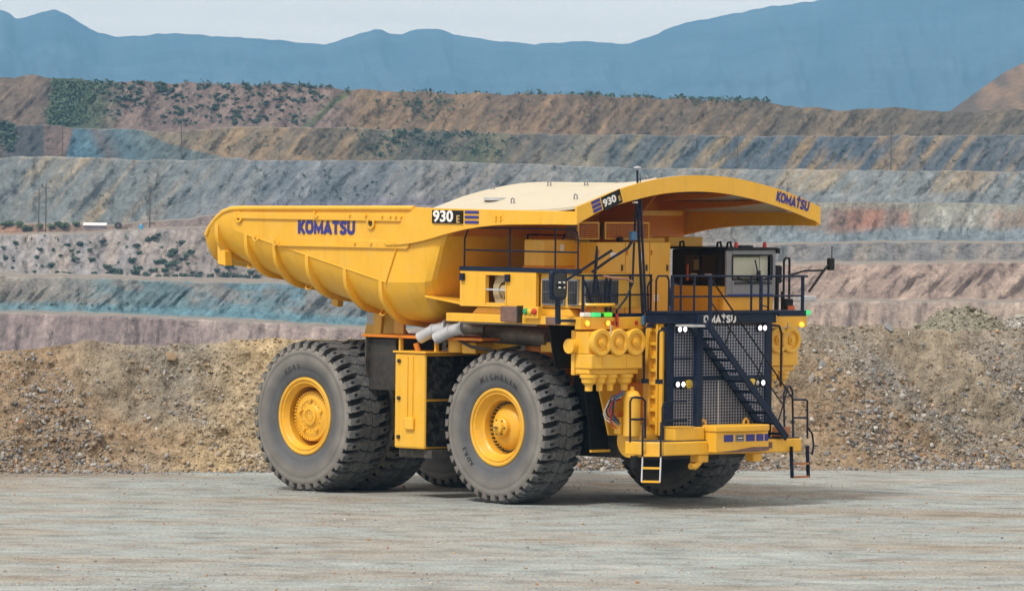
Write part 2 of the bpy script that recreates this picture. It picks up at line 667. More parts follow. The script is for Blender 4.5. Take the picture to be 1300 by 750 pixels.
GZ = ground_z(GX, GY)
gm, nt, N, L, b = new_mat('gravel_pad')
t = N.new('ShaderNodeTexCoord')
def streak(sc, scale, detail, seed):
    mp_ = N.new('ShaderNodeMapping')
    mp_.inputs['Scale'].default_value = sc
    mp_.inputs['Location'].default_value = (seed, seed * 2.3, 0)
    n_ = N.new('ShaderNodeTexNoise')
    n_.inputs['Scale'].default_value = scale
    n_.inputs['Detail'].default_value = detail
    n_.inputs['Roughness'].default_value = 0.62
    L.new(t.outputs['Object'], mp_.inputs['Vector'])
    L.new(mp_.outputs['Vector'], n_.inputs['Vector'])
    return n_
s1 = streak((0.11, 0.22, 1), 1.0, 8, 3.1)       # broad graded bands along the road
s2 = streak((0.8, 0.9, 1), 1.0, 11, 8.7)
s3 = streak((6, 5, 1), 2.0, 12, 1.7)
def ramp(stops):
    r = N.new('ShaderNodeValToRGB')
    e = r.color_ramp.elements
    e[0].position, e[0].color = stops[0][0], (*stops[0][1], 1)
    e[1].position, e[1].color = stops[-1][0], (*stops[-1][1], 1)
    for p, c in stops[1:-1]:
        x = e.new(p)
        x.color = (*c, 1)
    return r
r1 = ramp([(0.30, (0.215, 0.185, 0.145)), (0.40, (0.262, 0.25, 0.215)), (0.48, (0.28, 0.288, 0.272)), (0.58, (0.262, 0.305, 0.302)), (0.70, (0.375, 0.385, 0.365))])
L.new(s1.outputs['Fac'], r1.inputs['Fac'])
r2 = ramp([(0.30, (0.60, 0.58, 0.56)), (0.5, (1, 1, 1)), (0.70, (1.22, 1.23, 1.23))])
L.new(s2.outputs['Fac'], r2.inputs['Fac'])
r3 = ramp([(0.34, (0.70, 0.69, 0.68)), (0.5, (1, 1, 1)), (0.66, (1.26, 1.25, 1.24))])
L.new(s3.outputs['Fac'], r3.inputs['Fac'])
def mul(a_, b__):
    mx = N.new('ShaderNodeMix')
    mx.data_type = 'RGBA'
    mx.blend_type = 'MULTIPLY'
    mx.inputs['Factor'].default_value = 1
    L.new(a_, mx.inputs['A'])
    L.new(b__, mx.inputs['B'])
    return mx.outputs['Result']
L.new(mul(mul(r1.outputs['Color'], r2.outputs['Color']), r3.outputs['Color']), b.inputs['Base Color'])
b.inputs['Roughness'].default_value = 0.92
b.inputs['Specular IOR Level'].default_value = 0.25
bp = N.new('ShaderNodeBump')
bp.inputs['Strength'].default_value = 0.5
bp.inputs['Distance'].default_value = 0.03
ng = N.new('ShaderNodeTexNoise')
ng.inputs['Scale'].default_value = 14
ng.inputs['Detail'].default_value = 8
L.new(t.outputs['Object'], ng.inputs['Vector'])
L.new(ng.outputs['Fac'], bp.inputs['Height'])
L.new(bp.outputs['Normal'], b.inputs['Normal'])
ground = grid_mesh('ground', np.stack([GX, GY, GZ], -1), None, gm)
tag(ground, 'flat pale grey graded gravel haul road under the yellow dump truck', kind='structure')

# ---- gravel berm behind the truck
BASE_PX = [(-700, 603), (0, 601), (650, 598), (1300, 595), (2000, 592)]
CREST_PX = [(-700, 440), (0, 441), (30, 440), (53, 438), (88, 433), (141, 437), (155, 439), (205, 434), (264, 434), (322, 426), (420, 424), (600, 424),
            (900, 424), (1000, 422), (1032, 417), (1080, 415), (1128, 412), (1173, 417), (1230, 418), (1300, 416), (1400, 414), (2000, 412)]
bx = np.arange(-420, 1721, 2.0)                         # in photo pixels of the base line
bs = np.concatenate([np.linspace(-0.05, 1.0, 70), np.linspace(1.03, 1.3, 8), [2.2, 4.0, 7.0]])
vb = v_of(bx, lerp_poly(BASE_PX, bx))
d_base = CAM_H * FPX / vb
wx = u_of(bx, lerp_poly(BASE_PX, bx)) * d_base / FPX     # world x of each column


def crest_h(x_px, db):
    vc = v_of(x_px, lerp_poly(CREST_PX, x_px))
    # crest depth = base + h / tan(38 deg): solve h
    k = vc / FPX
    return (CAM_H - k * db) / (1 + k / tan(radians(38)))


hc = crest_h(bx, d_base)
BP = np.zeros((len(bs), len(bx), 3))
for i, s_ in enumerate(bs):
    if s_ <= 1.0:
        prof = s_ - 0.05 * np.sin(max(s_, 0) * pi) if s_ > 0 else s_ * 0.3
        z = hc * prof
        y = d_base + hc / tan(radians(38)) * s_
    else:
        run = hc / tan(radians(38))
        y = d_base + run * s_ + (s_ - 1) * 2.0
        z = hc - (s_ - 1.0) ** 1.0 * run * 0.75 * np.minimum(1, (s_ - 1) * 4)
        if s_ > 2:
            z = z - (s_ - 2) * 3.5
    BP[i, :, 0] = wx
    BP[i, :, 1] = y
    BP[i, :, 2] = z
Xb, Sb = np.meshgrid(wx, bs)
body_mask = np.clip(Sb * 4, 0, 1) * np.clip((1.25 - Sb) * 5, 0.25, 1)
lump = (NZ[2].fbm(Xb * 0.35 + Sb * 0.8, Sb * 3.0, 5) - 0.5)
fine = (NZ[3].fbm(Xb * 2.2, Sb * 11, 5, 0.6) - 0.5)
gul = np.abs(NZ[4].fbm(Xb * 0.55 + Sb * 1.6 + 5, Sb * 0.9, 3) - 0.5)
disp = (lump * 1.35 + fine * 0.6 - gul * 0.9 + 0.05) * body_mask
crestfree = np.where(Sb > 0.9, 0.45, 1.0)
BP[..., 1] -= disp * crestfree * 0.65
BP[..., 2] += disp * crestfree * 0.6
# colour: brown sand, ochre, grey rubble in slanting streaks
st1 = NZ[5].fbm(Xb * 0.26 + Sb * 1.5, Sb * 0.8 + 3, 4)
st2 = NZ[6].fbm(Xb * 0.6 + Sb * 2.2 + 20, Sb * 1.3, 5)
st3 = NZ[7].fbm(Xb * 3.0, Sb * 12, 4)


def mixc(a_, b__, f):
    f = np.clip(f, 0, 1)[..., None]
    return np.asarray(a_) * (1 - f) + np.asarray(b__) * f


c = np.broadcast_to(np.array([0.268, 0.23, 0.172]), BP.shape).copy()
rocky = np.clip((st2 - 0.47) * 6, 0, 1) * np.clip(1.15 - Sb * 0.75, 0, 1)
c = mixc(c, (0.225, 0.22, 0.205), rocky)
c = mixc(c, (0.31, 0.215, 0.125), np.clip((st1 - 0.53) * 6, 0, 1) * 0.7)
c = mixc(c, (0.24, 0.225, 0.19), np.clip((0.42 - st1) * 7, 0, 1))
c = mixc(c, (0.52, 0.405, 0.235), np.exp(-((Xb + 7.5 - Sb * 0.6) / 1.25) ** 2) * np.clip(0.25 + 1.5 * st1, 0, 1) * 0.85)       # golden reflected light left of the rear wheel, put into the soil colour
c *= (0.62 + 0.75 * st3)[..., None]
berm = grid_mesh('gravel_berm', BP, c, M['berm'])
tag(berm, 'long brown heap of loose gravel and stones behind the yellow truck', kind='structure')


def berm_point(ix, s_):
    """surface point for fractional column index and profile position (0..1)"""
    j = np.clip(np.searchsorted(bs, s_) - 1, 0, len(bs) - 2)
    f = (s_ - bs[j]) / (bs[j + 1] - bs[j])
    i0 = ix.astype(int)
    fx = ix - i0
    i1 = np.minimum(i0 + 1, len(bx) - 1)
    a = BP[j, i0] * (1 - fx)[:, None] + BP[j, i1] * fx[:, None]
    b_ = BP[j + 1, i0] * (1 - fx)[:, None] + BP[j + 1, i1] * fx[:, None]
    return a * (1 - f)[:, None] + b_ * f[:, None]


# unit rocks: deformed icosahedra
bm_ = bmesh.new()
bmesh.ops.create_icosphere(bm_, subdivisions=1, radius=1.0)
ICO_V = np.array([v.co[:] for v in bm_.verts])
ICO_F = np.array([[v.index for v in f.verts] for f in bm_.faces])
bm_.free()
bm_ = bmesh.new()
bmesh.ops.create_icosphere(bm_, subdivisions=2, radius=1.0)
ICO2_V = np.array([v.co[:] for v in bm_.verts])
ICO2_F = np.array([[v.index for v in f.verts] for f in bm_.faces])
bm_.free()


def rock_shape(rng, V):
    """angular rock: sphere cut by random planes"""
    p = V.copy()
    for _ in range(9):
        n = rng.normal(size=3)
        n /= np.linalg.norm(n)
        dcut = rng.uniform(0.38, 0.8)
        d_ = p @ n
        p -= np.maximum(d_ - dcut, 0)[:, None] * n
    return p * rng.uniform(0.62, 1.3, size=3)


ROCK_COLS = np.array([[0.30, 0.29, 0.27], [0.22, 0.22, 0.22], [0.36, 0.35, 0.33], [0.27, 0.24, 0.20], [0.33, 0.24, 0.15],
                      [0.17, 0.18, 0.19], [0.40, 0.39, 0.36], [0.30, 0.18, 0.10], [0.25, 0.26, 0.27], [0.30, 0.31, 0.31]])


def rand_rot(rng, n):
    q = rng.normal(size=(n, 4))
    q /= np.linalg.norm(q, axis=1)[:, None]
    w, x, y, z = q.T
    return np.stack([np.stack([1 - 2 * (y * y + z * z), 2 * (x * y - z * w), 2 * (x * z + y * w)], -1),
                     np.stack([2 * (x * y + z * w), 1 - 2 * (x * x + z * z), 2 * (y * z - x * w)], -1),
                     np.stack([2 * (x * z - y * w), 2 * (y * z + x * w), 1 - 2 * (x * x + y * y)], -1)], 1)


def scatter_mesh(name, pos, size, cols, mat, seed, V=ICO_V[:12], F=None):
    """one joined mesh of many small rocks"""
    rng = np.random.default_rng(seed)
    bmi = bmesh.new()
    bmesh.ops.create_icosphere(bmi, subdivisions=1, radius=1.0)
    V0 = np.array([v.co[:] for v in bmi.verts])
    F0 = np.array([[v.index for v in f.verts] for f in bmi.faces])
    bmi.free()
    shapes = np.array([rock_shape(rng, V0) for _ in range(24)])
    n = len(pos)
    S = shapes[rng.integers(0, 24, n)]
    R_ = rand_rot(rng, n)
    W = np.einsum('nij,nvj->nvi', R_, S) * size[:, None, None] + pos[:, None, :]
    k = V0.shape[0]
    F_ = (F0[None] + (np.arange(n) * k)[:, None, None]).reshape(-1, 3)
    me = bpy.data.meshes.new(name)
    me.vertices.add(n * k)
    me.vertices.foreach_set('co', W.reshape(-1).astype(np.float32))
    me.loops.add(F_.size)
    me.loops.foreach_set('vertex_index', F_.reshape(-1).astype(np.int32))
    me.polygons.add(len(F_))
    me.polygons.foreach_set('loop_start', np.arange(0, F_.size, 3, dtype=np.int32))
    me.update(calc_edges=True)
    ca = me.color_attributes.new('soil', 'FLOAT_COLOR', 'POINT')
    c4 = np.ones((n, k, 4), np.float32)
    c4[..., :3] = cols[:, None, :]
    ca.data.foreach_set('color', c4.reshape(-1))
    me.materials.append(mat)
    o = bpy.data.objects.new(name, me)
    COL.objects.link(o)
    return o


ICO_small = None
rng = np.random.default_rng(21)
NR = 170000
ix = rng.uniform(60, len(bx) - 62, NR)
ss = rng.uniform(0.0, 1.02, NR) ** 1.15
px_ = np.interp(ix, np.arange(len(bx)), wx)
dens = NZ[6].fbm(px_ * 0.6 + ss * 2.2 + 20, ss * 1.3, 5)
keep = rng.random(NR) < np.clip((dens - 0.36) * 3.2, 0.10, 1) * np.clip(1.25 - ss * 0.75, 0.2, 1)
ix, ss, px_, dens = ix[keep], ss[keep], px_[keep], dens[keep]
pos = berm_point(ix, ss)
size = 0.0125 * (1 + rng.pareto(2.0, len(ix)))
size = np.minimum(size, 0.085) * (1.25 - 0.35 * ss)
cols = ROCK_COLS[rng.integers(0, len(ROCK_COLS), len(ix))] * rng.uniform(0.5, 1.35, (len(ix), 1))
clod = rng.random(len(ix)) < 0.42
cols[clod] = np.array([0.27, 0.225, 0.17]) * rng.uniform(0.55, 1.3, (int(clod.sum()), 1))
glint = np.exp(-((px_ + 7.5 - ss * 0.6) / 1.25) ** 2)
cols = cols * (1 - glint[:, None] * 0.55) + np.array([0.53, 0.43, 0.27]) * (glint[:, None] * 0.55)  # stones there tinted with the same painted golden light
pos[:, 2] += size * 0.15
pos[:, 1] -= size * 0.3
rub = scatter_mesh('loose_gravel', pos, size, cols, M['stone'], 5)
rub.parent = berm
rub['kind'] = 'stuff'

# the larger stones one by one
STONE_MESHES = []
for k in range(14):
    r_ = np.random.default_rng(100 + k)
    V = rock_shape(r_, ICO2_V)
    me = bpy.data.meshes.new('stone')
    me.from_pydata([tuple(p) for p in V], [], [tuple(f) for f in ICO2_F])
    ca = me.color_attributes.new('soil', 'FLOAT_COLOR', 'POINT')
    cc = ROCK_COLS[k % len(ROCK_COLS)] * r_.uniform(0.85, 1.15)
    c4 = np.ones((len(V), 4), np.float32)
    c4[:, :3] = cc
    ca.data.foreach_set('color', c4.reshape(-1))
    me.materials.append(M['stone'])
    STONE_MESHES.append(me)


def add_stone(p, s_, mesh_i, r_):
    o = bpy.data.objects.new('stone', STONE_MESHES[mesh_i])
    COL.objects.link(o)
    o.parent = berm
    o.location = p
    o.scale = (s_ * r_.uniform(0.8, 1.3), s_ * r_.uniform(0.8, 1.2), s_ * r_.uniform(0.6, 1.0))
    o.rotation_euler = tuple(r_.uniform(0, 6.28, 3))


# stones seen in the photograph: (px, py, radius in m, look)
SEEN_STONES = [(45, 494, 0.22, 6), (59, 496, 0.16, 4), (252, 510, 0.17, 6), (138, 569, 0.20, 6), (55, 449, 0.16, 2), (210, 457, 0.26, 4), (230, 560, 0.2, 4),
               (186, 594, 0.16, 6), (20, 534, 0.14, 6), (5, 521, 0.12, 9), (1128, 415, 0.3, 8), (1086, 431, 0.22, 6), (1042, 463, 0.28, 9), (1030, 482, 0.34, 2),
               (1056, 478, 0.2, 8), (1145, 503, 0.24, 2), (1128, 511, 0.2, 9), (1166, 514, 0.17, 6), (1120, 549, 0.2, 8), (1048, 575, 0.22, 9), (1075, 549, 0.16, 2),
               (1158, 586, 0.16, 6), (1196, 552, 0.16, 9), (1226, 500, 0.15, 8), (1238, 519, 0.14, 6), (1288, 568, 0.17, 8), (1280, 590, 0.15, 9), (1300, 579, 0.16, 2),
               (1262, 580, 0.14, 9), (1130, 500, 0.16, 6), (1155, 423, 0.17, 6), (1040, 588, 0.13, 4), (1110, 540, 0.14, 9), (302, 460, 0.12, 6)]
for (sx_, sy_, sr, sk) in SEEN_STONES:
    r_ = np.random.default_rng(int(sx_ * 7 + sy_))
    # find the berm point under this pixel
    j = int(np.clip((sx_ - bx[0]) / 2.0, 0, len(bx) - 1))
    best = None
    for dj in (-3, -2, -1, 0, 1, 2, 3, 4, 6, 8, 10):
        jj = np.clip(j + dj, 0, len(bx) - 1)
        colp = BP[2:70, jj]
        uu = colp[:, 0] / colp[:, 1] * FPX
        vv = (CAM_H - colp[:, 2]) / colp[:, 1] * FPX
        X_ = 650 + uu * CR - vv * SR
        Y_ = YH + uu * SR + vv * CR
        e_ = (X_ - sx_) ** 2 + (Y_ - sy_) ** 2
        q = int(np.argmin(e_))
        if best is None or e_[q] < best[0]:
            best = (e_[q], colp[q])
    add_stone(tuple(best[1]), sr * 0.62, sk % 14, r_)
rng = np.random.default_rng(33)
nbig = 0
while nbig < 255:
    a = rng.uniform(190, 880)
    s_ = rng.uniform(0.02, 0.8) ** 1.2
    pxx = np.interp(a, np.arange(len(bx)), wx)
    if NZ[6].fbm(np.array([pxx * 0.6 + s_ * 2.2 + 20]), np.array([s_ * 1.3]), 5)[0] < 0.48 + rng.uniform(-0.06, 0.04):
        continue
    p = berm_point(np.array([a]), np.array([s_]))[0]
    add_stone(tuple(p), rng.uniform(0.055, 0.15) if nbig % 4 == 0 else rng.uniform(0.05, 0.09), int(rng.integers(0, 14)), rng)
    nbig += 1

# pebbles lying about on the pad
rng = np.random.default_rng(5)
n = 22000
yy = 118 + 50 * rng.random(n) ** 1.3
xx = rng.uniform(-0.085, 0.085, n) * yy
kk = NZ[4].fbm(xx * 0.25, yy * 1.1, 4)
ok_ = (kk > 0.5) | (rng.random(n) < 0.2)
xx, yy = xx[ok_], yy[ok_]
sz = 0.009 * (1 + rng.pareto(3.0, len(xx)))
sz = np.minimum(sz, 0.05)
zz = ground_z(xx, yy) + sz * 0.2
peb = scatter_mesh('pebbles', np.stack([xx, yy, zz], -1), sz, ROCK_COLS[rng.integers(0, len(ROCK_COLS), len(xx))] * 1.1, M['stone'], 9)
tag(peb, 'scattered small pebbles on the grey gravel haul road', kind='stuff')
# loose chips along the foot of the berm
n = 2600
ix = rng.uniform(150, 920, n)
off = rng.exponential(0.35, n)
pf = np.stack([np.interp(ix, np.arange(len(bx)), wx), np.interp(ix, np.arange(len(bx)), d_base) - off + 0.15, np.zeros(n)], -1)
sz = np.minimum(0.018 * (1 + rng.pareto(2.6, n)), 0.09)
pf[:, 2] = ground_z(pf[:, 0], pf[:, 1]) + sz * 0.3
ft = scatter_mesh('loose_gravel', pf, sz, ROCK_COLS[rng.integers(0, len(ROCK_COLS), n)], M['stone'], 19)
ft.parent = berm
ft['kind'] = 'stuff'


# ---- heaps of gravel standing behind the berm on the right
def heap(name, px_pts, depth, label, base_col, seed):
    """a mound: crest outline given in photo pixels, real depth and round plan"""
    a = np.array(px_pts, float)
    xs = np.linspace(a[0, 0], a[-1, 0], 90)
    top = np.interp(xs, a[:, 0], a[:, 1])
    k = FPX / depth
    zc = CAM_H - v_of(xs, top) / k
    xw = u_of(xs, top) / k
    zb = 1.2
    rows = []
    T = np.linspace(-1, 1, 50)
    nz = Noise(seed)
    for t_ in T:
        prof = (1 - abs(t_) ** 1.25)
        z = zb + (zc - zb) * prof
        y = depth + t_ * np.maximum(zc - zb, 0.4) * 1.45
        d_ = (nz.fbm(xw * 1.5 + 9, np.full_like(xw, t_ * 6), 5) - 0.5) * 0.5 * prof
        rows.append(np.stack([xw, y, z + d_], -1))
    P3 = np.array(rows)
    cc = np.array(base_col) * (0.7 + 0.6 * nz.fbm(P3[..., 0] * 2.5, P3[..., 1] * 2.5, 5))[..., None]
    o = grid_mesh(name, P3, cc, M['berm'])
    tag(o, label, kind='structure')
    rg = np.random.default_rng(seed)
    n_ = 3500
    i_ = rg.integers(0, 26, n_)
    j_ = rg.integers(0, 90, n_)
    sz_ = np.minimum(0.03 * (1 + rg.pareto(2.6, n_)), 0.14)
    s__ = scatter_mesh('loose_gravel', P3[i_, j_] + rg.normal(0, 0.05, (n_, 3)), sz_, np.array(base_col) * rg.uniform(0.7, 1.5, (n_, 1)) * rg.uniform(0.95, 1.05, (n_, 3)), M['stone'], seed + 1)
    s__.parent = o
    s__['kind'] = 'stuff'
    return o


heap('gravel_heap', [(1120, 440), (1150, 425), (1166, 412), (1179, 402), (1200, 393), (1224, 391), (1245, 395), (1256, 399), (1268, 405), (1290, 425), (1310, 440)],
     188, 'rounded heap of grey green gravel behind the berm at right', (0.235, 0.225, 0.175), 51)
heap('rubble_heap', [(1240, 435), (1262, 415), (1276, 407), (1300, 402), (1330, 398), (1370, 402), (1420, 440)],
     200, 'pale grey rubble heap at the right edge behind the berm', (0.36, 0.35, 0.32), 61)

# ---- terraced wall of the open pit, far behind
tx = np.arange(-620, 1921, 2.2)
LAY = [  # crest row in the photo, depth of the face's foot, bench width
    ('foot', [(-600, 391), (0, 397), (170, 402), (330, 410), (470, 419), (650, 424), (1000, 386), (1060, 382), (1300, 384), (1900, 386)], 1150.0),
    ('second', [(-600, 345), (0, 351), (130, 354), (330, 360), (470, 366), (650, 372), (900, 350), (1000, 336), (1300, 334), (1900, 336)], 1205.0),
    ('third', [(-600, 292), (0, 299), (70, 298), (130, 295), (200, 291), (330, 290), (480, 296), (650, 305), (900, 312), (1060, 310), (1180, 308), (1300, 309), (1900, 311)], 1275.0),
    ('fourth', [(-600, 280), (0, 285), (150, 286), (240, 278), (330, 266), (480, 262), (650, 262), (900, 259), (1080, 257), (1300, 260), (1900, 262)], 1345.0),
    ('fifth', [(-600, 205), (0, 200), (60, 198), (180, 203), (260, 203), (300, 200), (330, 204), (430, 204), (520, 203), (690, 209), (800, 213), (940, 215), (1000, 215), (1300, 218), (1900, 222)], 1400.0),
    ('sixth', [(-600, 158), (0, 160), (60, 158), (95, 163), (180, 165), (215, 168), (240, 165), (270, 163), (330, 161), (430, 162), (560, 167), (700, 170), (850, 172), (1000, 173), (1140, 172), (1300, 172), (1900, 173)], 1500.0),
    ('seventh', [(-600, 90), (0, 98), (25, 97), (40, 96), (60, 100), (130, 103), (180, 104), (240, 105), (300, 107), (370, 108), (410, 110), (440, 114), (475, 113), (500, 116), (560, 118),
                 (640, 120), (700, 121), (760, 122), (850, 125), (930, 127), (975, 129), (990, 134), (1010, 136), (1030, 135), (1050, 137), (1075, 141), (1100, 138), (1125, 137), (1150, 138), (1175, 141), (1200, 143), (1240, 141), (1270, 140), (1300, 140), (1900, 135)], 1590.0),
]
NF = 26
tan_face = tan(radians(36))
tn = [Noise(200 + i) for i in range(10)]
rows, colsv = [], []
FACE = {}
prev_z = np.full(len(tx), -30.0)
# pit floor
for d_ in (250.0, 700.0, 1140.0):
    u = u_of(tx, 400.0) * d_ / FPX
    rows.append(np.stack([u, np.full(len(tx), d_), prev_z - 0.0], -1))
    colsv.append(np.broadcast_to(np.array([0.3, 0.26, 0.22]), (len(tx), 3)))


def S(*rgb):
    c_ = np.array(srgb(*rgb))
    g_ = c_.mean()
    return (g_ + (c_ - g_) * 1.10) * 0.60


def zone(x, stops):
    """colour by photo column: stops (x, rgb)"""
    xs_ = [s_[0] for s_ in stops]
    cs = np.array([S(*s_[1]) for s_ in stops])
    return np.stack([np.interp(x, xs_, cs[:, k]) for k in range(3)], -1)


def blend(a_, b__, f):
    return a_ * (1 - f[..., None]) + b__ * f[..., None]


for li, (nm, crest, d0) in enumerate(LAY):
    yc = lerp_poly(crest, tx)
    yc = yc + (tn[0].fbm(tx * 0.05 + li * 31, tx * 0 + li, 4) - 0.5) * (6 if li == 6 else 3.5)
    vc = v_of(tx, yc)
    wob = (tn[1].fbm(tx * 0.006 + li * 13, tx * 0 + li * 5.5, 3) - 0.5) * 26 + (tn[1].fbm(tx * 0.05 + li * 7, tx * 0 + li * 2.5, 3) - 0.5) * 5
    db = d0 + wob
    # height: foot at prev_z, crest seen at row yc; z1 = h - vc/F*(db+run), run=(z1-prev_z)/tan
    kf = vc / FPX
    z1 = (CAM_H - kf * (db - prev_z / tan_face)) / (1 + kf / tan_face)
    hgt = np.maximum(z1 - prev_z, 0.5)
    z1 = prev_z + hgt
    run = hgt / tan_face
    y0 = lerp_poly(LAY[li - 1][1], tx) if li else yc + 40
    first = len(rows)
    for k in range(NF + 1):
        t_ = k / NF
        d_ = db + run * t_
        z = prev_z + hgt * t_
        ypx = y0 * (1 - t_) + yc * t_
        xs = tx + ypx * 0.0
        # gullies run down the face, slanting
        slant = 0.8 if li in (4, 5, 6, 1) else 0.25
        q = tx + slant * (ypx - 200)
        gl = tn[2].fbm(q * 0.055 + li * 19, np.full(len(tx), ypx.mean() * 0.012), 4) - 0.5
        fl = tn[3].fbm(q * 0.2 + li * 7, ypx * 0.09, 4) - 0.5
        edge = np.sin(min(1, t_ * 1.05) * pi) ** 0.6 if 0 < t_ < 1 else 0.0
        d2 = d_ - (gl * (8.0 if li < 2 else 5.5) + fl * 2.2) * edge * np.clip(hgt / 8, 0.15, 1)
        u = u_of(tx, ypx) * d2 / FPX
        rows.append(np.stack([u, d2, z + fl * edge * 0.3], -1))
        # ---------- soil colour of this row
        big = tn[4].fbm(q * 0.012 + li * 3.3, ypx * 0.01 + li, 4)
        strk = tn[5].fbm(q * 0.075 + li * 11, ypx * 0.018 + li * 3, 4)
        fin = tn[6].fbm(q * 0.25 + li * 5, ypx * 0.10, 4)
        ft_ = np.clip((strk - 0.38) * 2.6 + (big - 0.5) * 0.8, 0, 1)
        if nm == 'foot':
            a_ = zone(tx, [(0, (188, 172, 166)), (350, (196, 180, 172)), (900, (200, 178, 160)), (1060, (205, 185, 168)), (1300, (200, 182, 165))])
            b_ = zone(tx, [(0, (150, 135, 132)), (400, (165, 148, 142)), (1300, (175, 158, 145))])
            col = blend(b_, a_, ft_)
        elif nm == 'second':
            a_ = zone(tx, [(0, (178, 168, 152)), (90, (170, 164, 150)), (135, (140, 158, 160)), (200, (128, 156, 160)), (260, (135, 152, 156)), (300, (134, 166, 176)), (420, (136, 166, 178)), (520, (145, 162, 168)), (900, (200, 178, 162)), (1300, (206, 186, 170))])
            b_ = zone(tx, [(0, (140, 132, 122)), (135, (122, 140, 142)), (300, (118, 140, 148)), (520, (122, 138, 142)), (900, (172, 150, 138)), (1300, (178, 158, 145))])
            col = blend(b_, a_, ft_)
            pt = np.clip((tn[7].fbm(tx * 0.03 + 3, ypx * 0.05 + 7, 4) - 0.52) * 7, 0, 1) * np.clip((800 - tx) / 150, 0, 1)
            col = blend(col, np.broadcast_to(S(158, 152, 145), col.shape), pt * 0.75)
            lowb = np.clip((0.30 - t_) * 6, 0, 1) * np.clip((700 - tx) / 200, 0, 1)
            col = blend(col, np.broadcast_to(S(125, 165, 178), col.shape), lowb * 0.7)
        elif nm == 'third':
            a_ = zone(tx, [(0, (192, 182, 172)), (100, (194, 182, 172)), (250, (188, 176, 168)), (330, (180, 172, 165)), (700, (165, 160, 158)), (1000, (165, 158, 152)), (1100, (176, 165, 152)), (1300, (168, 160, 152))])
            b_ = zone(tx, [(0, (175, 170, 168)), (60, (180, 178, 180)), (300, (170, 160, 154)), (700, (140, 136, 136)), (1000, (138, 138, 138)), (1300, (142, 140, 138))])
            col = blend(b_, a_, ft_)
        elif nm == 'fourth':
            a_ = zone(tx, [(0, (205, 165, 140)), (60, (200, 165, 145)), (100, (180, 160, 148)), (220, (168, 150, 140)), (300, (160, 145, 145)), (450, (150, 145, 155)), (600, (150, 145, 152)), (640, (160, 135, 120)), (900, (170, 160, 150)), (1020, (150, 165, 165)), (1070, (165, 150, 135)), (1085, (190, 140, 118)), (1148, (185, 145, 122)), (1160, (170, 165, 155)), (1200, (215, 215, 205)), (1250, (205, 205, 198)), (1275, (195, 160, 140)), (1300, (190, 150, 130))])
            b_ = zone(tx, [(0, (170, 140, 120)), (220, (145, 135, 130)), (450, (130, 128, 140)), (640, (140, 122, 115)), (1000, (145, 145, 140)), (1085, (165, 130, 112)), (1150, (160, 150, 140)), (1200, (165, 165, 155)), (1300, (165, 150, 135))])
            col = blend(b_, a_, ft_)
            lw = np.clip((0.42 - t_ + (big - 0.5) * 0.5) * 5, 0, 1) * np.clip((tx - 930) / 60, 0, 1)
            col = blend(col, np.broadcast_to(S(150, 160, 165), col.shape), lw)
            upb = np.clip((t_ - 0.75) * 6, 0, 1) * np.clip((tx - 930) / 60, 0, 1)
            col = blend(col, np.broadcast_to(S(165, 165, 152), col.shape), upb * 0.8)
        elif nm == 'fifth':
            a_ = zone(tx, [(0, (188, 176, 152)), (150, (182, 166, 142)), (260, (160, 160, 155)), (400, (158, 162, 165)), (600, (162, 158, 152)), (800, (158, 162, 160)), (930, (175, 165, 148)), (1100, (182, 168, 142)), (1300, (185, 170, 148))])
            b_ = zone(tx, [(0, (138, 144, 145)), (150, (136, 142, 142)), (260, (134, 142, 146)), (400, (126, 134, 142)), (600, (130, 134, 136)), (800, (132, 140, 142)), (930, (145, 150, 150)), (1300, (150, 155, 155))])
            f_ = np.clip((strk - 0.42) * 3.2 + (big - 0.5) * 1.2, 0, 1)
            col = blend(b_, a_, f_)
            lw = np.clip((0.45 - t_ + (big - 0.5) * 0.6) * 5, 0, 1) * np.clip((tx - 880) / 80, 0, 1)
            col = blend(col, np.broadcast_to(S(152, 158, 160), col.shape), lw * 0.85)
            lp = np.clip((0.16 - t_ + (big - 0.5) * 0.2) * 8, 0, 1) * np.clip((tx - 230) / 60, 0, 1) * np.clip((720 - tx) / 60, 0, 1)
            col = blend(col, np.broadcast_to(S(138, 132, 150), col.shape), lp * 0.7)
        elif nm == 'sixth':
            a_ = zone(tx, [(0, (118, 106, 100)), (16, (112, 104, 98)), (22, (104, 102, 102)), (54, (104, 102, 102)), (57, (140, 122, 114)), (86, (140, 122, 114)), (92, (100, 130, 150)), (120, (108, 130, 142)), (135, (112, 112, 115)), (150, (108, 128, 138)), (180, (122, 132, 132)), (250, (130, 138, 138)), (285, (150, 140, 122)), (300, (172, 150, 122)), (430, (165, 142, 115)), (470, (140, 130, 112)), (600, (132, 124, 108)), (660, (138, 128, 112)), (720, (148, 142, 128)), (900, (165, 148, 118)), (1100, (168, 146, 115)), (1300, (165, 150, 128))])
            b_ = zone(tx, [(0, (95, 92, 92)), (54, (90, 92, 95)), (57, (125, 110, 104)), (86, (125, 110, 104)), (92, (88, 112, 130)), (180, (104, 116, 120)), (285, (138, 128, 112)), (430, (128, 118, 102)), (520, (104, 104, 98)), (660, (112, 108, 102)), (800, (112, 118, 120)), (900, (105, 114, 122)), (1100, (98, 108, 118)), (1300, (112, 116, 120))])
            hump = np.clip((182 + 112 * (1 - t_) ** 1.3 - tx) / 5, 0, 1) * np.clip((tx - (82 + 13 * t_)) / 2.5, 0, 1)
            hc1 = zone(tx + 20 * t_, [(92, (100, 132, 152)), (125, (106, 134, 148)), (140, (118, 114, 114)), (165, (110, 132, 142)), (200, (120, 134, 136)), (290, (134, 142, 142))])
            tan_ = np.clip((tx - 150) / 60, 0, 1)
            a_ = blend(a_, np.broadcast_to(S(172, 150, 122), a_.shape), tan_ * np.clip((400 - tx) / 60, 0, 1) * 0.9)
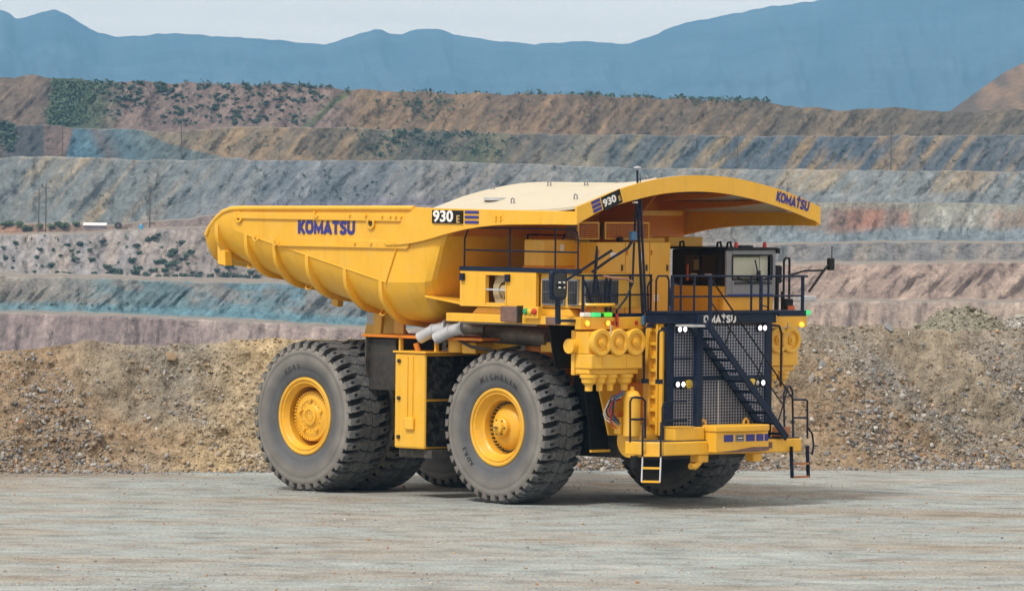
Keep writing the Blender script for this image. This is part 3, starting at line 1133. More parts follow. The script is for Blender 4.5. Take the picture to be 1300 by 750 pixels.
            b_ = blend(b_, np.broadcast_to(S(142, 130, 112), b_.shape), tan_ * np.clip((400 - tx) / 60, 0, 1) * 0.9)
            pk = np.clip((82 + 13 * t_ - tx) / 2.5, 0, 1) * np.clip((tx - 56) / 3, 0, 1)
            a_ = blend(a_, np.broadcast_to(S(140, 122, 114), a_.shape), pk)
            b_ = blend(b_, np.broadcast_to(S(125, 110, 104), b_.shape), pk)
            a_ = blend(a_, hc1, hump)
            b_ = blend(b_, hc1 * 0.82, hump)
            f_ = np.clip((strk - 0.40) * 3.6 + (big - 0.5) * 1.2, 0, 1)
            col = blend(b_, a_, f_)
            gr = np.clip((big - 0.52) * 6, 0, 1) * np.clip((tx - 430) / 60, 0, 1) * np.clip((660 - tx) / 60, 0, 1)
            col = blend(col, np.broadcast_to(S(98, 110, 86), col.shape), gr * 0.7)
        else:
            a_ = zone(tx - 9 * t_ + 22 * (big - 0.5), [(0, (142, 126, 112)), (58, (140, 124, 110)), (66, (104, 118, 92)), (125, (118, 118, 100)), (160, (156, 138, 130)), (420, (160, 141, 131)), (460, (162, 138, 110)), (700, (166, 140, 112)), (1000, (150, 132, 108)), (1300, (142, 130, 112))])
            b_ = zone(tx - 9 * t_ + 22 * (big - 0.5), [(0, (118, 106, 98)), (58, (118, 106, 98)), (66, (78, 98, 76)), (125, (96, 104, 86)), (160, (142, 125, 119)), (420, (140, 123, 115)), (460, (134, 116, 96)), (700, (128, 112, 96)), (1000, (116, 106, 92)), (1300, (112, 106, 96))])
            col = blend(b_, a_, ft_)
            gl_ = np.clip(1 - np.abs(tx - (445 - 60 * (1 - t_))) / 9, 0, 1)
            col = blend(col, np.broadcast_to(S(98, 118, 82), col.shape), gl_ * 0.8)
        if k == NF and nm in ('sixth', 'fifth', 'second', 'foot'):
            col = blend(col, np.broadcast_to(S(205, 200, 192), col.shape), np.full(len(tx), 0.28))
        sp = tn[8].fbm(tx * 0.42 + li * 9, ypx * 0.42, 3)
        col = col * (0.52 + 0.52 * fin + 0.44 * sp)[..., None]
        colsv.append(col)
    FACE[nm] = (first, len(rows))
    prev_z = z1
    # bench on top of this face
    if li < len(LAY) - 1:
        nxt = LAY[li + 1][2]
        for f_ in (0.35, 0.7):
            d_ = (db + run) + (np.maximum(nxt - 14, (db + run).max() * 0 + nxt - 14) - (db + run)) * f_
            d_ = np.maximum(d_, db + run + 1.0 + 4 * f_)
            rows.append(np.stack([u_of(tx, yc) * d_ / FPX, d_, z1 + 0.0 * d_], -1))
            colsv.append(colsv[-1] * 0.0 + S(176, 166, 154) * 1.0)
    else:
        dtop = db + run
        for w_, dz in ((30, 0.3), (120, -3), (400, -60)):
            rows.append(np.stack([u_of(tx, yc) * (dtop + w_) / FPX, dtop + w_, z1 + dz], -1))
            colsv.append(colsv[-1])
TP = np.array(rows)
terrain = grid_mesh('mine_terraces', TP, np.array(colsv), M['terrain'])
tag(terrain, 'terraced benches of an open pit mine rising far behind the truck', kind='structure')


def terrain_at(x, y, face=None):
    """terrain vertex seen at a photo pixel"""
    lo, hi = FACE[face] if face else (0, len(TP))
    j = int(np.clip(round((x - tx[0]) / 2.2), 0, len(tx) - 1))
    best = None
    for dj in range(-4, 5):
        jj = int(np.clip(j + dj, 0, len(tx) - 1))
        c_ = TP[lo:hi, jj]
        uu = c_[:, 0] / c_[:, 1] * FPX
        vv = (CAM_H - c_[:, 2]) / c_[:, 1] * FPX
        e_ = (650 + uu * CR - vv * SR - x) ** 2 + (YH + uu * SR + vv * CR - y) ** 2
        q = int(np.argmin(e_))
        if best is None or e_[q] < best[0]:
            best = (e_[q], c_[q])
    return best[1]


# hill rising behind the top bench at the right edge
hx = np.arange(1150, 2001, 4.0)
hp = [(1150, 165), (1205, 142), (1230, 124), (1255, 106), (1275, 92), (1300, 80), (1340, 66), (1420, 58), (1600, 52), (2000, 60)]
hr = []
hc_ = []
hn = Noise(77)
for k in range(31):
    t_ = k / 30
    d_ = 1760 + 210 * t_
    yc = lerp_poly(hp, hx)
    vt = v_of(hx, yc)
    ztop = CAM_H - vt / FPX * 1970
    zb_ = CAM_H - v_of(hx, 175.0) / FPX * 1760
    z = zb_ + (ztop - zb_) * t_
    g_ = hn.fbm(hx * 0.05 + (1 - t_) * 2, np.full(len(hx), t_ * 1.2), 5) - 0.5
    z = z + g_ * 3.5 * sin(t_ * pi)
    hr.append(np.stack([u_of(hx, yc) * d_ / FPX, np.full(len(hx), d_), z], -1))
    f_ = np.clip((hn.fbm(hx * 0.06 + t_ * 3 + 9, np.full(len(hx), t_ * 2.0), 4) - 0.4) * 4, 0, 1)
    hc_.append(blend(np.broadcast_to(S(120, 108, 100), (len(hx), 3)), np.broadcast_to(S(165, 140, 118), (len(hx), 3)), f_))
hr.append(hr[-1] + np.array([0, 300, -60.0]))
hc_.append(hc_[-1])
hill = grid_mesh('spoil_hill', np.array(hr), np.array(hc_), M['terrain'])
tag(hill, 'brown spoil hill rising at the far right behind the top bench', kind='structure')

# ---- blue mountains on the skyline
MPX = [(-700, 20), (-300, 5), (-100, 20), (0, 12), (12, 17), (20, 24), (32, 22), (45, 18), (58, 15), (70, 12), (82, 17), (95, 25), (110, 34), (125, 42), (150, 47), (175, 46), (200, 43), (225, 42), (250, 44),
       (280, 47), (300, 48), (330, 49), (360, 52), (385, 55), (410, 57), (425, 54), (440, 48), (460, 42), (475, 38), (485, 38), (495, 43), (510, 43), (525, 38), (545, 37), (560, 38), (575, 44), (600, 48), (640, 53), (680, 56),
       (710, 55), (735, 52), (760, 54), (785, 56), (800, 55), (815, 50), (835, 43), (855, 34), (870, 29), (885, 26), (900, 24), (930, 18), (960, 12), (980, 8), (1000, 7), (1020, 3), (1045, 0), (1080, -12), (1130, -24), (1200, -30), (1300, -34), (1500, -15), (1800, 5), (2000, 15)]
mx_ = np.arange(-650, 1951, 3.0)
mr_, mc_ = [], []
mn = Noise(91)
yr_ = lerp_poly(MPX, mx_) + (mn.fbm(mx_ * 0.09, mx_ * 0 + 2, 4) - 0.5) * 3.0
ztop = CAM_H - v_of(mx_, yr_) / FPX * 9000
for k in range(61):
    t_ = k / 60
    d_ = 6200 + 2800 * t_
    base_z = 20 + 0 * mx_
    spur = np.abs(mn.fbm(mx_ * 0.012 + 0.9 * t_, np.full(len(mx_), 1.5 + t_ * 0.6), 5) - 0.5) * 2
    z = base_z + (ztop - base_z) * (t_ ** 1.15)
    z = z - spur * 30 * sin(t_ * pi) + (mn.fbm(mx_ * 0.06, np.full(len(mx_), t_ * 7), 4) - 0.5) * 14 * sin(t_ * pi)
    mr_.append(np.stack([u_of(mx_, yr_) * d_ / FPX, np.full(len(mx_), d_), z], -1))
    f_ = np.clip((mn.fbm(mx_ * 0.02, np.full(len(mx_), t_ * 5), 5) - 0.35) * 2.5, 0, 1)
    mc_.append(blend(np.broadcast_to(np.array([0.055, 0.09, 0.13]), (len(mx_), 3)), np.broadcast_to(np.array([0.072, 0.108, 0.145]), (len(mx_), 3)), f_))  # dark bluish forest and rock, with some haze blue put into the colour
mr_.append(mr_[-1] + np.array([0, 900, -120.0]))
mc_.append(mc_[-1])
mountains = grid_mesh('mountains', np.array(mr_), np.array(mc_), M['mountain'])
tag(mountains, 'long blue mountain range on the skyline under the pale sky', kind='structure')

# valley floor between the pit rim and the mountains
MB().add([(-3000, 1990, -45), (3000, 1990, -45), (3000, 9900, 0), (-3000, 9900, 0)], [(0, 1, 2, 3)]).build('valley_floor', paint('valley_soil', (0.16, 0.14, 0.11), 0.9, 0.2, scale=0.003))
bpy.data.objects['valley_floor']['kind'] = 'structure'


# ---- shrubs
def leaf_mat(name, col):
    m, nt, N, L, b = new_mat(name)
    oi = N.new('ShaderNodeObjectInfo')
    t = N.new('ShaderNodeTexCoord')
    n_ = N.new('ShaderNodeTexNoise')
    n_.inputs['Scale'].default_value = 2.5
    L.new(t.outputs['Object'], n_.inputs['Vector'])
    hs = N.new('ShaderNodeHueSaturation')
    hs.inputs['Color'].default_value = (*col, 1)
    mr = N.new('ShaderNodeMapRange')
    mr.inputs['To Min'].default_value = 0.6
    mr.inputs['To Max'].default_value = 1.5
    ad = N.new('ShaderNodeMath')
    ad.operation = 'ADD'
    L.new(n_.outputs['Fac'], ad.inputs[0])
    L.new(oi.outputs['Random'], ad.inputs[1])
    hf = N.new('ShaderNodeMath')
    hf.operation = 'MULTIPLY'
    hf.inputs[1].default_value = 0.5
    L.new(ad.outputs[0], hf.inputs[0])
    L.new(hf.outputs[0], mr.inputs['Value'])
    L.new(mr.outputs['Result'], hs.inputs['Value'])
    L.new(hs.outputs['Color'], b.inputs['Base Color'])
    b.inputs['Roughness'].default_value = 0.8
    return m


M['leaf'] = leaf_mat('shrub_leaves', (0.055, 0.085, 0.055))
M['leaf3'] = leaf_mat('scrub_leaves', (0.075, 0.11, 0.065))
M['leaf2'] = leaf_mat('bush_leaves', (0.085, 0.12, 0.05))


def shrub_mesh(seed, mat, n=190):
    r_ = np.random.default_rng(seed)
    mb = MB()
    for k in range(5):
        a_ = r_.uniform(0, 6.28)
        mb.tube([(0, 0, -0.1), (0.25 * cos(a_), 0.25 * sin(a_), 0.35), (0.5 * cos(a_), 0.5 * sin(a_), 0.6)], [0.05, 0.035, 0.015], 4)
    lobes = [(r_.uniform(-0.6, 0.6), r_.uniform(-0.5, 0.5), r_.uniform(0.25, 0.6), r_.uniform(0.3, 0.5)) for _ in range(6)]
    for k in range(n):
        l_ = lobes[int(r_.integers(0, 6))]
        d_ = r_.normal(size=3)
        d_ /= np.linalg.norm(d_)
        p = np.array(l_[:3]) + d_ * l_[3] * r_.uniform(0.6, 1.05)
        p[2] = abs(p[2])
        a_ = r_.normal(size=3)
        a_ /= np.linalg.norm(a_)
        b_ = np.cross(a_, d_)
        b_ /= np.linalg.norm(b_) + 1e-6
        s_ = r_.uniform(0.14, 0.27)
        mb.add([p - a_ * s_, p + b_ * s_ * 0.7, p + a_ * s_, p - b_ * s_ * 0.7], [(0, 1, 2, 3)])
    return mb.mesh('shrub', mat, fix=False)


SHM = [shrub_mesh(300 + i, M['leaf']) for i in range(6)]
SHM2 = [shrub_mesh(320 + i, M['leaf2']) for i in range(3)]


def shrub(name, x, y, wpx, face, label, group, meshes, hk=0.62):
    p = terrain_at(x, y, face)
    o = bpy.data.objects.new(name, meshes[random.randrange(len(meshes))])
    COL.objects.link(o)
    r_ = wpx / FPX * p[1] / 1.75
    o.location = (p[0], p[1] - r_ * 0.5, p[2] - r_ * 0.15)
    o.scale = (r_, r_, r_ * hk * random.uniform(0.85, 1.25))
    o.rotation_euler = (0, 0, random.uniform(0, 6.28))
    tag(o, label, 'shrub', group)
    return o


LA = [(20, 308, 6, 0), (51, 315, 6, 0), (87, 309, 7, 0), (101, 309, 8, 0), (69, 314, 5, 0), (90, 316, 6, 0), (99, 318, 5, 0), (115, 316, 6, 0), (131, 305, 9, 0), (77, 324, 6, 0), (47, 325, 6, 0), (66, 335, 8, 0),
      (96, 328, 8, 0), (116, 328, 8, 0), (18, 329, 4, 0), (6, 327, 6, 0), (5, 313, 6, 0), (15, 338, 4, 0), (45, 344, 5, 0), (54, 335, 4, 0), (34, 345, 4, 0), (74, 349, 6, 0), (81, 348, 6, 0), (88, 349, 5, 0),
      (122, 347, 9, 0), (137, 336, 10, 0), (144, 341, 9, 0), (152, 344, 10, 0), (138, 348, 8, 0), (145, 352, 6, 0), (167, 329, 9, 0), (175, 338, 9, 0), (172, 346, 10, 0), (186, 346, 6, 0), (187, 353, 7, 0), (195, 341, 9, 0),
      (176, 319, 7, 0), (174, 311, 8, 0), (188, 302, 8, 0), (197, 301, 8, 0), (201, 296, 6, 0), (198, 331, 8, 0), (208, 330, 10, 0), (213, 335, 9, 0), (220, 332, 10, 0), (210, 342, 9, 0), (226, 341, 6, 0), (220, 319, 11, 0),
      (215, 323, 8, 0), (232, 308, 8, 0), (243, 318, 9, 0), (237, 324, 7, 0), (231, 329, 8, 0), (238, 333, 6, 0), (200, 350, 6, 0), (212, 353, 7, 0), (222, 350, 7, 0), (233, 352, 8, 0), (244, 345, 6, 0), (254, 345, 6, 0),
      (243, 350, 6, 0), (254, 353, 8, 0), (267, 352, 9, 0), (276, 341, 7, 0), (291, 338, 10, 0), (288, 347, 10, 0), (282, 353, 8, 0), (297, 352, 8, 0), (308, 350, 8, 0), (317, 344, 9, 0), (313, 353, 8, 0), (325, 350, 9, 0), (293, 332, 8, 0), (282, 334, 5, 0)]
ORD = ['first', 'second', 'third', 'fourth', 'fifth', 'sixth', 'seventh', 'eighth', 'ninth', 'tenth', 'eleventh', 'twelfth', 'thirteenth', 'fourteenth', 'fifteenth', 'sixteenth', 'seventeenth', 'eighteenth', 'nineteenth', 'twentieth'] + ['twenty-' + w_ for w_ in ('first', 'second', 'third', 'fourth', 'fifth', 'sixth', 'seventh', 'eighth', 'ninth')] + ['thirtieth'] + ['thirty-' + w_ for w_ in ('first', 'second', 'third', 'fourth', 'fifth', 'sixth', 'seventh', 'eighth', 'ninth')]
BANDS = [(300, 'top row under the sheds'), (312, 'upper row of the pale slope'), (320, 'row above the middle of the slope'), (328, 'middle row of the pale slope'),
         (336, 'row below the middle of the slope'), (344, 'lower row of the pale slope'), (349, 'row above the foot of the slope'), (400, 'lowest row of the pale slope')]
rows_of = {}
for it in LA:
    nm = next(b_[1] for b_ in BANDS if it[1] <= b_[0])
    rows_of.setdefault(nm, []).append(it)
for nm, its in rows_of.items():
    for q_, (x, y, w, _) in enumerate(sorted(its)):
        shrub('shrub', x, y + 2, w * 1.35, 'third', ORD[q_] + ' green shrub from the left, ' + nm, 'shrubs on the pale slope left of the truck', SHM, 0.8)
# scrub on the brown top bench at the left
r_ = np.random.default_rng(404)
cnt = 0
clusters = [(205, 112, 16), (215, 118, 14), (232, 125, 14), (262, 112, 20), (285, 118, 18), (290, 138, 22), (310, 142, 18), (270, 132, 16), (240, 140, 20), (180, 130, 14), (225, 150, 14), (330, 120, 20), (345, 135, 18), (360, 118, 18),
            (375, 130, 15), (390, 112, 14), (400, 120, 12), (150, 120, 18), (140, 140, 18), (135, 110, 16), (160, 108, 12), (300, 152, 14), (330, 150, 16), (365, 148, 14), (345, 158, 12), (380, 155, 10)]
TOPB = {}
while cnt < 205:
    cx_, cy_, cs_ = clusters[int(r_.integers(0, len(clusters)))]
    x = cx_ + r_.normal() * cs_ * 0.6
    y = cy_ + r_.normal() * cs_ * 0.42
    if not (128 < x < 438) or y < 103 + (x - 100) * 0.025 or y > 158:
        continue
    zn = 'beside the matted scrub' if x < 190 else ('left half of brown top bench' if x < 280 else ('right half of brown top bench' if x < 360 else 'next to the green gully'))
    hn0 = 'near the crest' if y < 118 + (x - 130) * 0.02 else ('halfway up' if y < 138 else 'near the foot')
    TOPB.setdefault(hn0 + ', ' + zn, []).append((x, y, r_.uniform(4.0, 9.0)))
    cnt += 1
for nm, its in TOPB.items():
    for q_, (x, y, w) in enumerate(sorted(its)):
        shrub('shrub', x, y, w, 'seventh', ORD[q_] + ' dark shrub from the left ' + nm, 'shrubs on the brown top bench', SHM, 0.7)
# matted green scrub between them: nobody could count it
mb = MB()


def scrub_patch(n, fx, fy, face, smin, smax):
    for _ in range(n):
        x, y = fx(), fy()
        p = terrain_at(x, y, face)
        for q in range(7):
            s_ = r_.uniform(smin, smax)
            c_ = np.array([p[0] + r_.normal() * s_ * 0.9, p[1] - 0.6 + r_.normal() * 0.3, p[2] + abs(r_.normal()) * s_ * 0.7])
            a_ = r_.normal(size=3)
            b_ = r_.normal(size=3)
            a_ *= s_ / np.linalg.norm(a_)
            b_ *= s_ * 0.7 / np.linalg.norm(b_)
            mb.add([c_ - a_, c_ - b_, c_ + a_, c_ + b_], [(0, 1, 2, 3)])


mb_first = mb
mb = MB()
for q_ in range(560):
    y = r_.uniform(103, 157)
    x = 63 + (157 - y) * 0.12 + abs(r_.normal()) * (36 - (y - 103) * 0.25) + r_.normal() * 2.5
    scrub_patch(1, lambda: x, lambda: y, 'seventh', 0.2, 0.5)
scg = mb.build('scrub', M['leaf3'], fix=False)
tag(scg, 'patch of matted mid green scrub on the left end of the top bench', kind='stuff')
mb = mb_first
scrub_patch(45, lambda: r_.uniform(0, 19), lambda: r_.uniform(150, 192), 'sixth', 0.35, 0.7)
for (cx_, cy_, cs_, n_) in ((500, 178, 14, 26), (540, 185, 22, 44), (480, 192, 10, 14), (575, 172, 14, 22), (520, 168, 8, 10), (470, 170, 12, 10), (610, 190, 14, 14), (530, 166, 4, 8), (595, 168, 5, 6), (640, 180, 16, 10)):
    for q_ in range(n_):
        scrub_patch(1, lambda: cx_ + r_.normal() * cs_, lambda: float(np.clip(cy_ + r_.normal() * cs_ * 0.35, 163, 202)), 'sixth', 0.22, 0.5)
for q_ in range(70):
    scrub_patch(1, lambda: 535 + r_.normal() * 26, lambda: float(np.clip(132 + r_.normal() * 9, 119, 158)), 'seventh', 0.22, 0.45)
xr = lambda: r_.uniform(130, 440)
scrub_patch(60, xr, lambda: r_.uniform(104, 112), 'seventh', 0.3, 0.6)
for (lay_, x0_, x1_, y0_, y1_, n_) in (('fifth', 300, 720, 212, 255, 34), ('fifth', 0, 260, 215, 275, 14), ('sixth', 700, 1300, 178, 210, 26), ('seventh', 440, 1000, 125, 165, 40), ('seventh', 130, 430, 108, 158, 130), ('sixth', 290, 440, 168, 198, 14), ('third', 0, 330, 300, 345, 40), ('second', 30, 200, 385, 394, 12)):
    scrub_patch(n_, lambda: r_.uniform(x0_, x1_), lambda: r_.uniform(y0_, y1_), lay_, 0.16, 0.42)
for _ in range(150):
    x = r_.uniform(500, 980) if r_.random() < 0.4 else r_.uniform(740, 980)
    p = terrain_at(x, 90, 'seventh')
    s_ = r_.uniform(0.25, 0.7)
    for q in range(6):
        c_ = np.array([p[0] + r_.normal() * s_, p[1] + r_.normal() * 2, p[2] + abs(r_.normal()) * s_ * 0.5])
        a_ = r_.normal(size=3) * s_ * 0.5
        b_ = r_.normal(size=3) * s_ * 0.4
        mb.add([c_ - a_, c_ - b_, c_ + a_, c_ + b_], [(0, 1, 2, 3)])
scr = mb.build('scrub', M['leaf'], fix=False)
tag(scr, 'dense low green scrub matted over the upper benches at left', kind='stuff')
# bushes by the sheds on the left
BUSH = []
for i, (x, y, w) in enumerate([(6, 286, 14), (24, 285, 13), (35, 291, 17), (52, 288, 14), (64, 289, 14), (80, 287, 16), (97, 285, 12), (98, 279, 10), (72, 284, 12), (14, 282, 12)]):
    BUSH.append((x, y, w))

for q_, (x, y, w) in enumerate(sorted(BUSH)):
    shrub('bush', x, y, w, 'fourth', ORD[q_] + ' bush from the left in the green row before the long far shed', 'green bushes beside the far shed', SHM2, 0.75)

# ---- sheds, machine and tank on the far bench at the left
def world_at(x, y, d_):
    r0 = ray(x, y)
    return Vector((0, 0, CAM_H)) + r0 * d_


p = terrain_at(118, 291, 'third')
sd = p[1] + 6
k = sd / FPX
shed = empty('long_shed', None, world_at(121, 291, sd))
tag(shed, 'long low far shed with a white roof beside green bushes', 'shed')
w_ = 13.5 * k
h1 = 6 * k
MB().box(-w_, w_, -2, 2, 0, h1).build('wall', paint('shed_wall', (0.26, 0.22, 0.25), 0.8, 0.2), shed)
MB().add([(-w_ - .2, -2.4, h1 - .05), (w_ + .2, -2.4, h1 - .05), (w_ + .2, 0, h1 + 2.2 * k), (-w_ - .2, 0, h1 + 2.2 * k), (w_ + .2, 2.4, h1 - .05), (-w_ - .2, 2.4, h1 - .05),
          (-w_ - .2, -2.4, h1 - .2), (w_ + .2, -2.4, h1 - .2), (w_ + .2, 2.4, h1 - .2), (-w_ - .2, 2.4, h1 - .2)],
         [(0, 1, 2, 3), (3, 2, 4, 5), (0, 6, 7, 1), (5, 4, 8, 9), (6, 9, 8, 7), (1, 7, 8, 4, 2), (0, 3, 5, 9, 6)]).build('roof', M['white'], shed)
mach = empty('cable_drum', None, world_at(150, 291, sd))
tag(mach, 'dark round topped machine drum standing right of the long far shed', 'drum')
R_ = 4.6 * k
MB().lathe([(R_ * .25, -0.9), (R_, -0.9), (R_, -0.75), (R_ * .7, -0.7), (R_ * .7, 0.7), (R_, 0.75), (R_, 0.9), (R_ * .25, 0.9)], 20, 'y', (0, 0, R_), close=True).build('drum_body', M['dark'], mach)
MB().box(R_ * .5, R_ * 2.6, -.8, .8, 0, R_ * .7).build('engine_box', M['rust'], mach)
tank = empty('water_tank', None, world_at(179, 291, sd))
tag(tank, 'small bright blue tank standing on the bench left of the truck', 'tank')
MB().lathe([(0.01, 6.3 * k), (1.6 * k, 6.2 * k), (2.6 * k, 5.4 * k), (2.7 * k, 5.0 * k), (2.7 * k, 0.0)], 16, 'z').build('tank_shell', paint('blue_tank', (0.06, 0.30, 0.55), 0.5, 0.15), tank, smooth=40)
MB().lathe([(0.01, 6.9 * k), (0.8 * k, 6.9 * k), (0.8 * k, 6.0 * k)], 10, 'z').build('tank_lid', M['white'], tank)

# ---- power poles on the benches
POLES = [(79, 158, 202, 'sixth', 'slim utility pole at left before the blue grey cutting', 'third'), (230, 152, 203, 'sixth', 'slim utility pole above the tail of the truck body', 'third'),
         (190, 243, 290, 'fourth', 'slim utility pole standing right of the blue tank', None), (49, 240, 284, 'fourth', 'left one of the two close utility poles by the bushes', None),
         (58, 233, 284, 'fourth', 'right one of the two close utility poles by the bushes', None), (936, 168, 214, 'sixth', 'slim utility pole on the dark bench above the truck canopy', None),
         (1131, 166, 215, 'sixth', 'slim utility pole on the dark bench right of the truck', None)]
pole_m = paint('weathered_pole', (0.10, 0.085, 0.07), 0.8, 0.3)
for (x, y0, y1, face, lab, _) in POLES:
    d_ = {'sixth': 1480.0, 'fourth': 1330.0}[face]
    foot = world_at(x, y1 + 2, d_)
    topz = world_at(x, y0, d_).z
    o = empty('utility_pole', None, foot)
    hgt = topz - foot.z
    MB().tube([(0, 0, -3), (0, 0, hgt)], [0.17, 0.11], 8).build('pole_shaft', pole_m, o)
    MB().box(-0.9, 0.9, -0.06, 0.06, hgt - 1.0, hgt - 0.85).build('crossarm', pole_m, o)
    tag(o, lab, 'utility pole', 'utility poles on the mine benches')

# ---- the air: pale even haze over everything
hz = MB().box(-3200, 3200, -120, 10200, -47, 420).build('haze', None)
hz['kind'] = 'stuff'
hm = bpy.data.materials.new('haze_air')
hm.use_nodes = True
hn_ = hm.node_tree.nodes
for n_ in list(hn_):
    if n_.type != 'OUTPUT_MATERIAL':
        hn_.remove(n_)
pv = hn_.new('ShaderNodeVolumePrincipled')
pv.inputs['Color'].default_value = (0.22, 0.60, 1.0, 1)
pv.inputs['Density'].default_value = 0.00007
hm.node_tree.links.new(pv.outputs['Volume'], [n_ for n_ in hn_ if n_.type == 'OUTPUT_MATERIAL'][0].inputs['Volume'])
hz.data.materials.append(hm)

# ================================================================== THE TRUCK
truck = empty('haul_truck', None, TRUCK_O, TRUCK_ROT)
tag(truck, 'huge yellow mining dump truck with raised canopy parked on the gravel road', 'dump truck')
Yl, Y2 = M['yellow'], M['yellow2']


def part(name, parent=truck):
    return empty(name, parent)


def V3(*a):
    return Vector(a)


# ------------------------------------------------------------------ wheels
TR = 1.87


def tyre_mesh():
    mb = MB()
    prof = [(0.90, -0.50), (0.96, -0.56), (1.02, -0.585), (1.12, -0.615), (1.16, -0.618), (1.18, -0.632), (1.38, -0.665), (1.50, -0.667), (1.53, -0.655), (1.55, -0.668), (1.64, -0.655), (1.69, -0.63), (1.715, -0.595), (1.735, -0.55)]
    prof = prof + [(r, -t) for r, t in reversed(prof)]
    mb.lathe(prof, 80, 'y')
    nside = len(mb.f)
    NL = 36
    pitch = 2 * pi / NL

    def block(pts, r0, taper=0.90):
        """pts: (angle, y, r_top) polygon; tread block rising from r0"""
        ca = sum(p[0] for p in pts) / len(pts)
        cy = sum(p[1] for p in pts) / len(pts)
        n = len(pts)
        lo, hi = [], []
        for a, y, rt in pts:
            lo.append((r0 * sin(a), y, r0 * cos(a)))
            a2, y2 = ca + (a - ca) * taper, cy + (y - cy) * (0.5 + taper / 2)
            hi.append((rt * sin(a2), y2, rt * cos(a2)))
        mb.add(lo + hi, [tuple(range(n, 2 * n))] + [(i, (i + 1) % n, (i + 1) % n + n, i + n) for i in range(n)])

    for k in range(NL):
        a0 = k * pitch
        for sgn in (-1, 1):
            a = a0 + (0.5 * pitch if sgn > 0 else 0)
            sk = 0.22 * pitch * sgn
            w0, w1 = 0.275 * pitch, 0.33 * pitch
            T = 1.872
            # shoulder lug in two halves with a notch in the middle
            block([(a - w0, sgn * 0.635, 1.80), (a + w0, sgn * 0.635, 1.80), (a + w0 + sk * .3, sgn * 0.52, T - .012), (a - w0 + sk * .3, sgn * 0.52, T - .012)], 1.70, 0.93)
            block([(a - w0 + sk * .3, sgn * 0.52, T - .012), (a - w0 * .35 + sk * .3, sgn * 0.52, T - .012), (a - w0 * .35 + sk * .6, sgn * 0.40, T), (a - w0 + sk * .6, sgn * 0.40, T)], 1.70, 0.97)
            block([(a + w0 * .35 + sk * .3, sgn * 0.52, T - .012), (a + w0 + sk * .3, sgn * 0.52, T - .012), (a + w0 + sk * .6, sgn * 0.40, T), (a + w0 * .35 + sk * .6, sgn * 0.40, T)], 1.70, 0.97)
            block([(a - w0 + sk * .6, sgn * 0.40, T), (a + w0 + sk * .6, sgn * 0.40, T), (a + w1 + sk * 1.2, sgn * 0.235, T), (a - w1 + sk * 1.2, sgn * 0.235, T)], 1.70, 0.95)
            # buttress running down the sidewall
            b0, b1 = 0.30 * pitch, 0.20 * pitch
            q = []
            for (rr_, yy_, ww_) in ((1.795, 0.64, b0), (1.66, 0.672, b1), (1.66, 0.64, b1), (1.74, 0.56, b0)):
                for s2 in (-1, 1):
                    aa = a + s2 * ww_
                    q.append((rr_ * sin(aa), sgn * yy_, rr_ * cos(aa)))
            mb.add(q, [(0, 1, 3, 2), (2, 3, 5, 4), (0, 2, 4, 6), (1, 7, 5, 3), (0, 6, 7, 1)])
            # two rows of interlocking blocks down the middle
            c0 = a + sk * 1.4
            h = 0.455 * pitch
            block([(c0 - h, sgn * 0.012, T), (c0 + h, sgn * 0.012, T), (c0 + h + .12 * pitch, sgn * 0.11, T), (c0 + h - .02 * pitch, sgn * 0.225, T), (c0 - h - .02 * pitch, sgn * 0.225, T), (c0 - h + .12 * pitch, sgn * 0.11, T)], 1.70, 0.975)
    me = mb.mesh('tyre', M['sidewall'], None)
    me.materials.append(M['rubber'])
    me.materials.append(M['groove'])
    mi = np.zeros(len(me.polygons), np.int32)
    for p in me.polygons:
        c_ = p.center
        if p.index >= nside:
            p.material_index = 1
            if sqrt(c_.x ** 2 + c_.z ** 2) < 1.74 and abs(c_.y) > 0.62:
                p.material_index = 0
        else:
            p.use_smooth = True
            if sqrt(c_.x ** 2 + c_.z ** 2) > 1.70:
                p.material_index = 2
    return me


TYRE = tyre_mesh()
RIM_PROF = [(0.78, 0.50), (0.90, 0.50), (0.93, 0.3), (0.90, -0.30), (0.91, -0.46), (0.955, -0.525), (0.965, -0.555), (0.955, -0.585), (0.92, -0.60), (0.885, -0.585), (0.875, -0.55), (0.85, -0.545), (0.84, -0.56), (0.825, -0.565), (0.805, -0.55), (0.795, -0.52), (0.78, -0.50), (0.73, -0.42)]
mb = MB()
mb.lathe(RIM_PROF + [(0.755, -0.24), (0.755, 0.25), (0.78, 0.5)], 72, 'y')
RIM_REAR = mb.mesh('rim', M['wheelyellow'], 35)
mb = MB()
mb.lathe(RIM_PROF + [(0.70, -0.38), (0.67, -0.36), (0.66, -0.30), (0.66, 0.05), (0.66, 0.2), (0.7, 0.45), (0.78, 0.5)], 72, 'y')
RIM_FRONT = mb.mesh('rim', M['wheelyellow'], 35)
# rear hub: final drive with a ring of bolts
mb = MB()
mb.lathe([(0.77, 0.15), (0.625, 0.15), (0.625, -0.30), (0.61, -0.36), (0.585, -0.385), (0.51, -0.39), (0.475, -0.41), (0.40, -0.415), (0.39, -0.395), (0.30, -0.40), (0.27, -0.425), (0.235, -0.43), (0.225, -0.465), (0.16, -0.475), (0.15, -0.45), (0.08, -0.455), (0.0, -0.455)], 64, 'y')
HUB_REAR = mb.mesh('hub', M['wheelyellow'], 30)
mb = MB()
for k in range(44):
    a = 2 * pi * k / 44
    mb.lathe([(0.027, -0.35), (0.027, -0.415), (0.001, -0.417)], 6, 'y', (0.59 * cos(a), 0, 0.59 * sin(a)))
for k in range(16):
    a = 2 * pi * k / 16
    mb.lathe([(0.016, -0.38), (0.016, -0.425), (0.001, -0.427)], 6, 'y', (0.345 * cos(a), 0, 0.345 * sin(a)))
